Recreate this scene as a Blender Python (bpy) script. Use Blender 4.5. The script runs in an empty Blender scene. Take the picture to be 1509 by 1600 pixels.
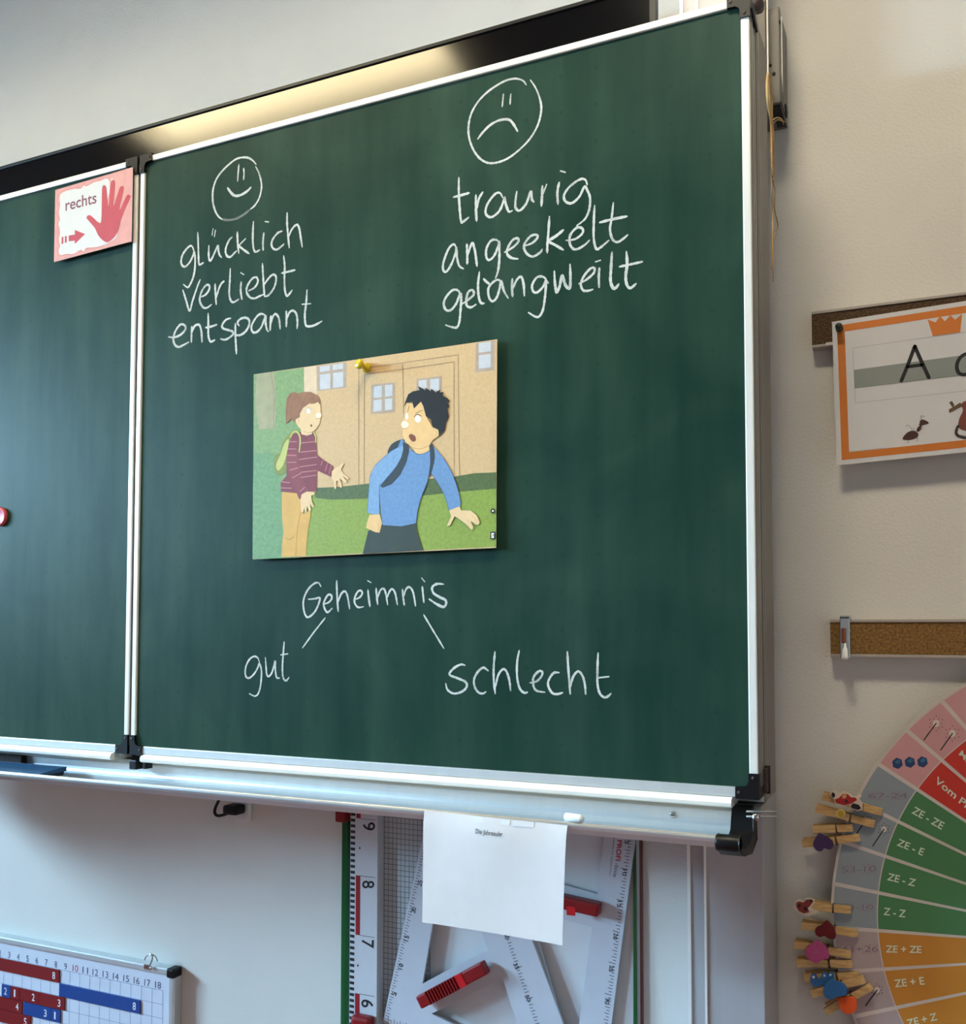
import bpy, bmesh, math, random
from mathutils import Vector, Matrix
from mathutils.geometry import tessellate_polygon

random.seed(7)
SC = bpy.context.scene
COL = SC.collection

# ---------------------------------------------------------------- camera
F, CX, CY = 1511.0, 754.5, 914.0                       # focal length and optical centre for a 1509 x 1600 frame
RC = Matrix(((0.907970836, 0.419032270, 0.000957784),
             (-0.0180579919, 0.0414119335, -0.998978959),
             (-0.418644084, 0.907026465, 0.0451677092)))   # world -> camera rows: right, down, forward
CAM = Vector((1.17785926, -1.45420007, 1.391291))
cam_d = bpy.data.cameras.new('camera')
cam = bpy.data.objects.new('camera', cam_d)
COL.objects.link(cam)
cam_d.sensor_fit = 'HORIZONTAL'
cam_d.sensor_width = 36.0
cam_d.lens = 36.0 * F / 1509.0
cam_d.shift_x = -(CX - 754.5) / 1509.0
cam_d.shift_y = (CY - 800.0) / 1509.0
cam_d.clip_start = 0.05
right, down, fwd = RC[0], RC[1], RC[2]
rot = Matrix((right, -down, -fwd)).transposed()
cam.matrix_world = Matrix.Translation(CAM) @ rot.to_4x4()
SC.camera = cam

# ---------------------------------------------------------------- exposure, sky, lights
SC.view_settings.view_transform = 'Standard'
SC.view_settings.look = 'None'
SC.view_settings.gamma = 1.0
SC.view_settings.use_curve_mapping = False
SC.view_settings.exposure = 0.16
world = bpy.data.worlds.new('sky')
SC.world = world
world.use_nodes = True
wb = world.node_tree.nodes['Background']
wb.inputs[0].default_value = (0.30, 0.58, 1.0, 1)
wb.inputs[1].default_value = 4.2

DAYLIGHT = 880.0          # sky light coming in through each window of the left wall
DAY_COL = (0.44, 0.74, 1.0)
LAMP_GLOW = 29.0         # luminance of the ceiling lamps
LAMP_COL = (1.0, 0.82, 0.48)
LAMP_COL2 = (1.0, 0.88, 0.66)
WINDOWS_Y = (-1.75, -3.35, -4.95)
ROOM = dict(x0=-3.6, x1=2.7, y0=-6.4, y1=0.0, h=3.06)
for i, wy in enumerate(WINDOWS_Y):
    ld = bpy.data.lights.new('window_daylight', 'AREA')
    ld.shape = 'RECTANGLE'
    ld.size, ld.size_y = 0.8, 1.5
    ld.energy = DAYLIGHT
    ld.color = DAY_COL
    lo = bpy.data.objects.new('window_daylight', ld)
    COL.objects.link(lo)
    lo.location = (ROOM['x0'] - 1.0, wy, 2.72)              # the sky shines downwards through the panes
    lo.rotation_euler = (0, math.radians(-66), 0)

# ---------------------------------------------------------------- helpers: pixels of the photograph -> points at real depth
def bp(x, y, Y):
    d = right * ((x - CX) / F) + down * ((y - CY) / F) + fwd
    return CAM + d * ((Y - CAM.y) / d.y)

def crop(x0, y0, s):
    return lambda pts: [(x0 + p[0] / s, y0 + p[1] / s) for p in pts]

def lin(c):
    return tuple(((v / 255.0) / 12.92 if v <= 10 else (((v / 255.0) + 0.055) / 1.055) ** 2.4) for v in c)

MATS = {}
def mat(name, col, rough=0.6, metal=0.0, spec=0.5, vary=0.0, scale=40.0, bump=0.0, bscale=200.0, stretch=(1, 1, 1), col2=None):
    if name in MATS:
        return MATS[name]
    m = bpy.data.materials.new(name)
    m.use_nodes = True
    nt = m.node_tree
    b = nt.nodes['Principled BSDF']
    b.inputs['Roughness'].default_value = rough
    b.inputs['Metallic'].default_value = metal
    b.inputs['Specular IOR Level'].default_value = spec
    c = lin(col)
    b.inputs['Base Color'].default_value = (*c, 1)
    tc = nt.nodes.new('ShaderNodeTexCoord')
    mp = nt.nodes.new('ShaderNodeMapping')
    mp.inputs['Scale'].default_value = stretch
    nt.links.new(tc.outputs['Object'], mp.inputs[0])
    nz = nt.nodes.new('ShaderNodeTexNoise')
    nz.inputs['Scale'].default_value = scale
    nz.inputs['Detail'].default_value = 5
    nt.links.new(mp.outputs[0], nz.inputs['Vector'])
    rp = nt.nodes.new('ShaderNodeValToRGB')
    v = max(vary, 0.02)
    if col2 is None:
        rp.color_ramp.elements[0].color = (*[x * (1 - v) for x in c], 1)
        rp.color_ramp.elements[1].color = (*[min(1, x * (1 + v)) for x in c], 1)
    else:
        rp.color_ramp.elements[0].color = (*c, 1)
        rp.color_ramp.elements[1].color = (*lin(col2), 1)
    rp.color_ramp.elements[0].position = 0.3
    rp.color_ramp.elements[1].position = 0.7
    nt.links.new(nz.outputs['Fac'], rp.inputs[0])
    nt.links.new(rp.outputs[0], b.inputs['Base Color'])
    if bump:
        n2 = nt.nodes.new('ShaderNodeTexNoise')
        n2.inputs['Scale'].default_value = bscale
        n2.inputs['Detail'].default_value = 3
        nt.links.new(mp.outputs[0], n2.inputs['Vector'])
        bu = nt.nodes.new('ShaderNodeBump')
        bu.inputs['Strength'].default_value = bump
        bu.inputs['Distance'].default_value = 0.002
        nt.links.new(n2.outputs['Fac'], bu.inputs['Height'])
        nt.links.new(bu.outputs[0], b.inputs['Normal'])
    MATS[name] = m
    return m

def emit(name, col, strength):
    m = bpy.data.materials.new(name)
    m.use_nodes = True
    nt = m.node_tree
    nt.nodes.clear()
    o = nt.nodes.new('ShaderNodeOutputMaterial')
    e = nt.nodes.new('ShaderNodeEmission')
    e.inputs[0].default_value = (*col, 1)
    e.inputs[1].default_value = strength
    nt.links.new(e.outputs[0], o.inputs[0])
    return m

def smooth(pts, n=6, closed=False):
    """Catmull-Rom through the points (2-D or 3-D tuples)."""
    P = [tuple(p) for p in pts]
    if len(P) < 3:
        return P
    out = []
    N = len(P)
    segs = N if closed else N - 1
    for i in range(segs):
        if closed:
            a, b, c, d = P[(i - 1) % N], P[i], P[(i + 1) % N], P[(i + 2) % N]
        else:
            a, b, c, d = P[max(i - 1, 0)], P[i], P[i + 1], P[min(i + 2, N - 1)]
        for k in range(n):
            t = k / n
            out.append(tuple(0.5 * ((2 * b[j]) + (c[j] - a[j]) * t + (2 * a[j] - 5 * b[j] + 4 * c[j] - d[j]) * t * t
                                    + (3 * b[j] - a[j] - 3 * c[j] + d[j]) * t ** 3) for j in range(len(b))))
    if not closed:
        out.append(P[-1])
    return out

TEXT_CACHE = {}
def text_polys(s, bold=0.0):
    key = (s, bold)
    if key in TEXT_CACHE:
        return TEXT_CACHE[key]
    cu = bpy.data.curves.new('lettering', 'FONT')
    cu.body = s
    cu.offset = bold
    cu.resolution_u = 4
    ob = bpy.data.objects.new('lettering', cu)
    COL.objects.link(ob)
    dg = bpy.context.evaluated_depsgraph_get()
    me = bpy.data.meshes.new_from_object(ob.evaluated_get(dg))
    vs = [(v.co.x, v.co.y) for v in me.vertices]
    fs = [tuple(p.vertices) for p in me.polygons]
    bpy.data.objects.remove(ob)
    bpy.data.curves.remove(cu)
    bpy.data.meshes.remove(me)
    x0 = min(v[0] for v in vs); x1 = max(v[0] for v in vs)
    y0 = min(v[1] for v in vs); y1 = max(v[1] for v in vs)
    vs = [((x - x0) / max(x1 - x0, 1e-6), (y - y0) / max(y1 - y0, 1e-6)) for x, y in vs]
    TEXT_CACHE[key] = (vs, fs)
    return TEXT_CACHE[key]

class MB:
    """Collects shapes in world space and links them as ONE mesh object."""
    def __init__(self):
        self.v, self.f, self.m, self.mats, self.sm = [], [], [], [], []
    def slot(self, m):
        if m not in self.mats:
            self.mats.append(m)
        return self.mats.index(m)
    def add(self, vs, fs, m, sm=False):
        o = len(self.v); k = self.slot(m)
        self.v += [tuple(p) for p in vs]
        for f in fs:
            self.f.append(tuple(o + i for i in f)); self.m.append(k); self.sm.append(sm)
        return self
    def box(self, x0, x1, y0, y1, z0, z1, m, bev=0.0):
        bm = bmesh.new()
        bmesh.ops.create_cube(bm, size=1.0)
        for v in bm.verts:
            v.co = Vector(((x0 + x1) / 2 + v.co.x * (x1 - x0), (y0 + y1) / 2 + v.co.y * (y1 - y0), (z0 + z1) / 2 + v.co.z * (z1 - z0)))
        if bev:
            bmesh.ops.bevel(bm, geom=bm.edges[:], offset=bev, segments=2, affect='EDGES', profile=0.6)
        return self.bm(bm, m)
    def bm(self, bm, m, sm=False):
        bm.verts.index_update()
        self.add([v.co[:] for v in bm.verts], [[v.index for v in f.verts] for f in bm.faces], m, sm)
        bm.free()
        return self
    def slab(self, loops, y0, y1, m, side=None, back=True):
        """Solid between depth y0 (front) and y1 (back); loops: outline then holes, (x, z) pairs."""
        L = [[Vector((p[0], p[1], 0)) for p in lp] for lp in loops]
        tris = tessellate_polygon(L)
        flat = [p for lp in L for p in lp]
        n = len(flat)
        vs = [(p.x, y0, p.y) for p in flat] + [(p.x, y1, p.y) for p in flat]
        ff = []
        for t in tris:
            a, b, c = flat[t[0]], flat[t[1]], flat[t[2]]
            cr = (b.x - a.x) * (c.y - a.y) - (b.y - a.y) * (c.x - a.x)
            t = tuple(t) if cr > 0 else tuple(reversed(t))
            ff.append(t)
        fb = [tuple(n + i for i in reversed(t)) for t in ff]
        sd = []
        o = 0
        for lp in L:
            k = len(lp)
            for i in range(k):
                j = (i + 1) % k
                sd.append((o + i, o + j, n + o + j, n + o + i))
            o += k
        self.add(vs, ff + (fb if back else []), m)
        o2 = len(self.v) - len(vs); ks = self.slot(side or m)
        for f in sd:
            self.f.append(tuple(o2 + i for i in f)); self.m.append(ks); self.sm.append(False)
        return self
    def flat(self, loops, Y, m):
        L = [[Vector((p[0], p[1], 0)) for p in lp] for lp in loops]
        tris = tessellate_polygon(L)
        fl = [p for lp in L for p in lp]
        ff = []
        for t in tris:
            a, b, c = fl[t[0]], fl[t[1]], fl[t[2]]
            cr = (b.x - a.x) * (c.y - a.y) - (b.y - a.y) * (c.x - a.x)
            ff.append(tuple(t) if cr > 0 else tuple(reversed(t)))
        return self.add([(p.x, Y, p.y) for p in fl], ff, m)
    def px(self, pts, Y, m, curve=False):
        if curve:
            pts = smooth(pts, 5, True)
        w = [bp(x, y, Y) for x, y in pts]
        return self.flat([[(p.x, p.z) for p in w]], Y, m)
    def ribbon(self, P, w, Y, m, jitter=0.0, taper=True):
        """Flat stroke along (x, z) points, width w."""
        P = [Vector((p[0], p[1])) for p in P]
        if len(P) < 2:
            return self
        vs, fs = [], []
        N = len(P)
        for i, p in enumerate(P):
            a = P[max(i - 1, 0)]; b = P[min(i + 1, N - 1)]
            d = (b - a)
            if d.length < 1e-9:
                d = Vector((1, 0))
            d.normalize()
            nn = Vector((-d.y, d.x))
            e = min(i, N - 1 - i) / max(1, N - 1) * 2
            ww = w * (0.55 + 0.45 * min(1, e * 4) if taper else 1) * (1 + jitter * (random.random() - 0.5)) * 0.5
            vs += [(p.x + nn.x * ww, Y, p.y + nn.y * ww), (p.x - nn.x * ww, Y, p.y - nn.y * ww)]
        for i in range(N - 1):
            fs.append((2 * i, 2 * i + 1, 2 * i + 3, 2 * i + 2))
        for end, i in ((0, 0), (1, N - 1)):
            c = P[i]; r = (Vector(vs[2 * i]) - Vector(vs[2 * i + 1])).length / 2
            o = len(vs)
            vs += [(c.x + r * math.cos(t * math.pi / 4), Y, c.y + r * math.sin(t * math.pi / 4)) for t in range(8)]
            fs.append(tuple(range(o, o + 8)))
        return self.add(vs, fs, m)
    def stroke(self, pts, wpx, Y, m, curve=True, n=5, jitter=0.0, taper=False):
        """Stroke traced in photograph pixels; wpx in pixels at that place."""
        w = [bp(x, y, Y) for x, y in pts]
        c = pts[len(pts) // 2]
        s = (bp(c[0], c[1] + 1, Y) - bp(c[0], c[1], Y)).length
        P = [(p.x, p.z) for p in w]
        if curve:
            P = smooth(P, n)
        return self.ribbon(P, wpx * s, Y, m, jitter, taper)
    def text(self, s, bl, br, tl, Y, m, bold=0.0):
        vs, fs = text_polys(s, bold)
        a, b, c = bp(*bl, Y), bp(*br, Y), bp(*tl, Y)
        return self.add([tuple(a + (b - a) * x + (c - a) * y) for x, y in vs], fs, m)
    def disc(self, c, r, Y, m, n=20, rz=None):
        rz = rz or r
        return self.flat([[(c[0] + r * math.cos(2 * math.pi * i / n), c[1] + rz * math.sin(2 * math.pi * i / n)) for i in range(n)]], Y, m)
    def pxell(self, c, rx, ry, Y, m, n=20):
        return self.px([(c[0] + rx * math.cos(2 * math.pi * i / n), c[1] + ry * math.sin(2 * math.pi * i / n)) for i in range(n)], Y, m)
    def tube(self, P, r, m, n=8, cap=True, closed=False):
        P = [Vector(p) for p in P]
        N = len(P)
        vs, fs = [], []
        up = None
        for i in range(N):
            a = P[max(i - 1, 0)] if not closed else P[(i - 1) % N]
            b = P[min(i + 1, N - 1)] if not closed else P[(i + 1) % N]
            d = (b - a).normalized()
            if up is None:
                up = d.orthogonal().normalized()
            up = (up - d * up.dot(d))
            up = up.normalized() if up.length > 1e-6 else d.orthogonal().normalized()
            w = d.cross(up)
            rr = r[i] if isinstance(r, (list, tuple)) else r
            for k in range(n):
                t = 2 * math.pi * k / n
                vs.append(tuple(P[i] + up * (rr * math.cos(t)) + w * (rr * math.sin(t))))
        for i in range(N if closed else N - 1):
            for k in range(n):
                j = (i + 1) % N
                fs.append((i * n + k, i * n + (k + 1) % n, j * n + (k + 1) % n, j * n + k))
        if cap and not closed:
            fs.append(tuple(reversed(range(n)))); fs.append(tuple(range((N - 1) * n, N * n)))
        return self.add(vs, fs, m, True)
    def extrude_x(self, prof, x0, x1, m, sm=False):
        """Closed (y, z) profile swept along x."""
        n = len(prof)
        vs = [(x0, y, z) for y, z in prof] + [(x1, y, z) for y, z in prof]
        fs = [(i, (i + 1) % n, n + (i + 1) % n, n + i) for i in range(n)]
        L = [[Vector((p[0], p[1], 0)) for p in prof]]
        tr = tessellate_polygon(L)
        fs += [tuple(t) for t in tr] + [tuple(n + i for i in reversed(t)) for t in tr]
        return self.add(vs, fs, m, sm)
    def lathe(self, c, axis, prof, m, n=20):
        """prof: (distance along axis, radius)."""
        a = Vector(axis).normalized(); u = a.orthogonal().normalized(); w = a.cross(u); c = Vector(c)
        vs, fs = [], []
        for h, r in prof:
            for k in range(n):
                t = 2 * math.pi * k / n
                vs.append(tuple(c + a * h + u * (r * math.cos(t)) + w * (r * math.sin(t))))
        for i in range(len(prof) - 1):
            for k in range(n):
                fs.append((i * n + k, i * n + (k + 1) % n, (i + 1) * n + (k + 1) % n, (i + 1) * n + k))
        fs.append(tuple(reversed(range(n)))); fs.append(tuple(range((len(prof) - 1) * n, len(prof) * n)))
        return self.add(vs, fs, m, True)
    def build(self, name, parent=None, origin=None, bevel=0.0, label=None):
        o = origin
        if parent is not None:
            o = root_origin(parent)
        if o is None:
            n = len(self.v)
            o = tuple(sum(p[i] for p in self.v) / n for i in range(3))
        o = Vector(o)
        me = bpy.data.meshes.new(name)
        me.from_pydata([tuple(Vector(p) - o) for p in self.v], [], self.f)
        for m in self.mats:
            me.materials.append(m)
        for p, k, s in zip(me.polygons, self.m, self.sm):
            p.material_index = k; p.use_smooth = s
        bm = bmesh.new(); bm.from_mesh(me)
        bmesh.ops.remove_doubles(bm, verts=bm.verts[:], dist=1e-6)
        bm.to_mesh(me); bm.free()
        me.update()
        ob = bpy.data.objects.new(name, me)
        COL.objects.link(ob)
        if parent is not None:
            ob.parent = parent
        else:
            ob.location = o
        if bevel:
            bv = ob.modifiers.new('edge', 'BEVEL'); bv.width = bevel; bv.segments = 2; bv.limit_method = 'ANGLE'
        if label:
            ob['label'] = label
        return ob

def root_origin(o):
    while o.parent is not None:
        o = o.parent
    return o.location.copy()

def thing(name, label, cat, loc, group=None):
    o = bpy.data.objects.new(name, None)
    COL.objects.link(o)
    o.empty_display_size = 0.05
    o.location = loc
    return tag(o, label, cat, group)

def tag(o, label, cat, group=None):
    o['label'] = label; o['category'] = cat
    if group:
        o['group'] = group
    return o

def struct(name, mb, **k):
    o = mb.build(name, **k)
    o['kind'] = 'structure'
    return o

# ---------------------------------------------------------------- materials
M_WALL = mat('painted wall', (222, 218, 210), 0.85, spec=0.2, vary=0.025, scale=6, bump=0.35, bscale=260)
M_WALL2 = mat('beige side wall paint', (178, 158, 142), 0.85, spec=0.2, vary=0.03, scale=6)
M_CEIL = mat('grey ceiling tiles', (168, 164, 158), 0.9, spec=0.2)
M_FLOOR = mat('linoleum floor', (120, 62, 46), 0.45, vary=0.12, scale=18)
M_ALU = mat('pale aluminium', (214, 218, 220), 0.38, metal=0.55, vary=0.03, scale=60, stretch=(1, 1, 0.05))
M_ALU_W = mat('white aluminium', (240, 240, 234), 0.35, metal=0.25, vary=0.02)
M_ALU_D = mat('grey aluminium', (168, 168, 162), 0.42, metal=0.5, vary=0.04)
M_SIDE = mat('shaded side aluminium', (130, 123, 114), 0.5, metal=0.15, vary=0.03)  # frame metal darkened to put the shade of the side faces into colour
M_COLM = mat('column aluminium', (178, 176, 176), 0.45, metal=0.2, vary=0.03, scale=60, stretch=(1, 1, .05))
M_BOXM = mat('pulley box grey', (100, 96, 89), 0.5, metal=0.1)
M_TRAY = mat('tray aluminium', (205, 210, 212), 0.3, metal=0.85, vary=0.02)
M_STEEL = mat('bright steel', (205, 205, 205), 0.2, metal=1.0)
M_BLACK = mat('black plastic', (10, 11, 12), 0.4, spec=0.3, vary=0.1)
M_DBROWN = mat('dark brown plastic', (58, 44, 38), 0.5)
M_WHITE = mat('white plastic', (228, 230, 232), 0.4)
M_WHITE2 = mat('milky plastic', (205, 210, 216), 0.35)
M_PAPER = mat('white paper', (214, 213, 214), 0.7, spec=0.25, vary=0.015)
M_INK = mat('black ink', (18, 18, 22), 0.6)
M_INKG = mat('grey ink', (95, 98, 108), 0.6)
M_RED = mat('red plastic', (138, 10, 15), 0.4, vary=0.05)
M_REDP = mat('red print', (150, 18, 32), 0.45)
M_GREEN = mat('green plastic', (14, 86, 42), 0.25)
M_CORK = mat('cork', (158, 118, 62), 0.9, col2=(92, 64, 30), scale=330)
M_CORKD = mat('dark cork', (104, 76, 48), 0.9, col2=(44, 31, 20), scale=330)
M_WOOD = mat('light wood', (212, 176, 118), 0.65, col2=(184, 142, 88), scale=60, stretch=(1, 1, 6))
M_TWINE = mat('straw twine', (186, 150, 96), 0.8, vary=0.2, scale=80)

def board_material():
    m = bpy.data.materials.new('green chalkboard enamel')
    m.use_nodes = True
    nt = m.node_tree; N = nt.nodes; L = nt.links
    b = N['Principled BSDF']
    tc = N.new('ShaderNodeTexCoord')
    geo = N.new('ShaderNodeNewGeometry')
    mp = N.new('ShaderNodeMapping'); mp.inputs['Scale'].default_value = (1, 1, 0.12)
    L.new(geo.outputs['Position'], mp.inputs[0])
    n1 = N.new('ShaderNodeTexNoise'); n1.inputs['Scale'].default_value = 26; n1.inputs['Detail'].default_value = 8
    L.new(mp.outputs[0], n1.inputs['Vector'])
    n2 = N.new('ShaderNodeTexNoise'); n2.inputs['Scale'].default_value = 3.2; n2.inputs['Detail'].default_value = 6; n2.inputs['Distortion'].default_value = 1.5
    L.new(geo.outputs['Position'], n2.inputs['Vector'])
    ma = N.new('ShaderNodeMath'); ma.operation = 'MULTIPLY'
    L.new(n1.outputs['Fac'], ma.inputs[0]); L.new(n2.outputs['Fac'], ma.inputs[1])
    rp = N.new('ShaderNodeValToRGB')
    rp.color_ramp.elements[0].position = 0.12; rp.color_ramp.elements[1].position = 0.5
    rp.color_ramp.elements[0].color = (*lin((22, 52, 43)), 1)
    rp.color_ramp.elements[1].color = (*lin((50, 76, 63)), 1)
    L.new(ma.outputs[0], rp.inputs[0])
    # faint ruled dots every 5 cm
    sx = N.new('ShaderNodeSeparateXYZ'); L.new(geo.outputs['Position'], sx.inputs[0])
    def cell(sock, off):
        a = N.new('ShaderNodeMath'); a.operation = 'ADD'; a.inputs[1].default_value = off
        L.new(sock, a.inputs[0])
        d = N.new('ShaderNodeMath'); d.operation = 'DIVIDE'; d.inputs[1].default_value = 0.05
        L.new(a.outputs[0], d.inputs[0])
        f = N.new('ShaderNodeMath'); f.operation = 'FRACT'; L.new(d.outputs[0], f.inputs[0])
        s = N.new('ShaderNodeMath'); s.operation = 'SUBTRACT'; s.inputs[1].default_value = 0.5; L.new(f.outputs[0], s.inputs[0])
        q = N.new('ShaderNodeMath'); q.operation = 'MULTIPLY'; L.new(s.outputs[0], q.inputs[0]); L.new(s.outputs[0], q.inputs[1])
        return q.outputs[0]
    ad = N.new('ShaderNodeMath'); ad.operation = 'ADD'
    p0 = bp(528, 984.5, -0.25)
    L.new(cell(sx.outputs['X'], 5.025 - p0.x), ad.inputs[0]); L.new(cell(sx.outputs['Z'], 5.025 - p0.z), ad.inputs[1])
    lt = N.new('ShaderNodeMath'); lt.operation = 'LESS_THAN'; lt.inputs[1].default_value = 0.0032
    L.new(ad.outputs[0], lt.inputs[0])
    k = N.new('ShaderNodeMath'); k.operation = 'MULTIPLY'; k.inputs[1].default_value = 0.35
    L.new(lt.outputs[0], k.inputs[0])
    mx = N.new('ShaderNodeMixRGB'); mx.blend_type = 'MIX'
    L.new(k.outputs[0], mx.inputs[0]); L.new(rp.outputs[0], mx.inputs[1]); mx.inputs[2].default_value = (*lin((20, 52, 42)), 1)
    L.new(mx.outputs[0], b.inputs['Base Color'])
    rr = N.new('ShaderNodeMapRange'); rr.inputs[3].default_value = 0.38; rr.inputs[4].default_value = 0.5
    L.new(n2.outputs['Fac'], rr.inputs[0]); L.new(rr.outputs[0], b.inputs['Roughness'])
    b.inputs['Specular IOR Level'].default_value = 0.1
    return m
M_BOARD = board_material()

def chalk_material(name, cover):
    m = bpy.data.materials.new(name)
    m.use_nodes = True
    nt = m.node_tree; N = nt.nodes; L = nt.links
    b = N['Principled BSDF']
    b.inputs['Base Color'].default_value = (*lin((236, 240, 234)), 1)
    b.inputs['Roughness'].default_value = 0.95
    b.inputs['Specular IOR Level'].default_value = 0.1
    geo = N.new('ShaderNodeNewGeometry')
    n = N.new('ShaderNodeTexNoise'); n.inputs['Scale'].default_value = 700; n.inputs['Detail'].default_value = 3
    L.new(geo.outputs['Position'], n.inputs['Vector'])
    n3 = N.new('ShaderNodeTexNoise'); n3.inputs['Scale'].default_value = 45
    L.new(geo.outputs['Position'], n3.inputs['Vector'])
    a = N.new('ShaderNodeMath'); a.operation = 'ADD'
    L.new(n.outputs['Fac'], a.inputs[0]); L.new(n3.outputs['Fac'], a.inputs[1])
    mr = N.new('ShaderNodeMapRange'); mr.inputs[1].default_value = 0.65; mr.inputs[2].default_value = 1.05
    mr.inputs[3].default_value = cover * 0.55; mr.inputs[4].default_value = cover
    L.new(a.outputs[0], mr.inputs[0])
    L.new(mr.outputs[0], b.inputs['Alpha'])
    return m
M_CHALK = chalk_material('chalk', 0.74)
M_CHALKF = chalk_material('rubbed chalk', 0.22)

# ---------------------------------------------------------------- the room
R = ROOM
struct('floor', MB().box(R['x0'] - .2, R['x1'] + .2, R['y0'] - .2, R['y1'] + .2, -.1, 0, M_FLOOR))
struct('ceiling', MB().box(R['x0'] - .2, R['x1'] + .2, R['y0'] - .2, R['y1'] + .2, R['h'], R['h'] + .1, M_CEIL))
struct('wall_front', MB().box(R['x0'] - .2, R['x1'] + .2, R['y1'], R['y1'] + .2, 0, R['h'], M_WALL))
struct('wall_back', MB().box(R['x0'] - .2, R['x1'] + .2, R['y0'] - .2, R['y0'], 0, R['h'], M_WALL2))
struct('wall_right', MB().box(R['x1'], R['x1'] + .2, R['y0'], R['y1'], 0, R['h'], M_WALL2))
lw = MB()
lw.box(R['x0'] - .2, R['x0'], R['y0'], R['y1'], 0, 1.1, M_WALL)
lw.box(R['x0'] - .2, R['x0'], R['y0'], R['y1'], 2.6, R['h'], M_WALL)
ys = sorted([R['y1']] + [w + .65 for w in WINDOWS_Y] + [w - .65 for w in WINDOWS_Y] + [R['y0']])
for a, b in zip(ys[0::2], ys[1::2]):
    lw.box(R['x0'] - .2, R['x0'], a, b, 1.1, 2.6, M_WALL)
struct('wall_left', lw)
def glass_material():
    m = bpy.data.materials.new('window glass')
    m.use_nodes = True
    nt = m.node_tree; nt.nodes.clear()
    o = nt.nodes.new('ShaderNodeOutputMaterial'); mx = nt.nodes.new('ShaderNodeMixShader')
    t = nt.nodes.new('ShaderNodeBsdfTransparent'); g = nt.nodes.new('ShaderNodeBsdfGlossy'); g.inputs['Roughness'].default_value = 0.02
    fr = nt.nodes.new('ShaderNodeFresnel')
    nt.links.new(fr.outputs[0], mx.inputs[0]); nt.links.new(t.outputs[0], mx.inputs[1]); nt.links.new(g.outputs[0], mx.inputs[2])
    nt.links.new(mx.outputs[0], o.inputs[0])
    return m
M_GLASS = glass_material()
for i, wy in enumerate(WINDOWS_Y):
    w = MB()
    X = R['x0'] - .1
    for (a, b, c, d) in ((wy - .65, wy + .65, 1.1, 1.16), (wy - .65, wy + .65, 2.54, 2.6), (wy - .65, wy - .59, 1.16, 2.54), (wy + .59, wy + .65, 1.16, 2.54), (wy - .03, wy + .03, 1.16, 2.54)):
        w.box(X - .03, X + .03, a, b, c, d, M_WHITE)
    w.box(X - .004, X + .004, wy - .59, wy + .59, 1.16, 2.54, M_GLASS)
    struct('window_%d' % (i + 1), w)

M_GLOW = emit('lamp diffuser glow', LAMP_COL, LAMP_GLOW)
M_GLOW2 = emit('bright lamp diffuser glow', LAMP_COL2, LAMP_GLOW * 1.75)
SK = .125                # depth of the lamp skirts, added to keep light off the upper wall
def ceiling_light(x0, x1, y0, y1, label, z=None, glow=None):
    z = z or R['h']
    t = thing('ceiling_light', label, 'lamp', ((x0 + x1) / 2, (y0 + y1) / 2, z), 'ceiling lights')
    h = MB()
    h.box(x0 - .02, x1 + .02, y0 - .02, y1 + .02, z - .02, z, M_WHITE)
    h.box(x0 - .02, x0, y0 - .02, y1 + .02, z - SK, z - .02, M_WHITE)
    h.box(x1, x1 + .02, y0 - .02, y1 + .02, z - SK, z - .02, M_WHITE)
    h.box(x0, x1, y0 - .02, y0, z - SK, z - .02, M_WHITE)
    h.box(x0, x1, y1, y1 + .02, z - SK, z - .02, M_WHITE)
    h.build('housing', t)
    MB().box(x0, x1, y0, y1, z - .05, z - .02, glow or M_GLOW).build('diffuser', t)
ceiling_light(-1.05, .03, -1.10, -.87, 'long warm ceiling light above the green chalkboard')
ceiling_light(.66, 1.12, -1.10, -.80, 'short warm ceiling light in front of the right part of the wall', glow=M_GLOW2)

# ---------------------------------------------------------------- chalkboard
YB = -0.25                     # writing surface of the closed wings
W_ = 0.977; Z0, Z1 = 1.20, 2.17
cb = thing('chalkboard', 'green folding chalkboard with white aluminium frame and chalk writing, on grey column', 'chalkboard', (0, -.2, 1.15))

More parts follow.
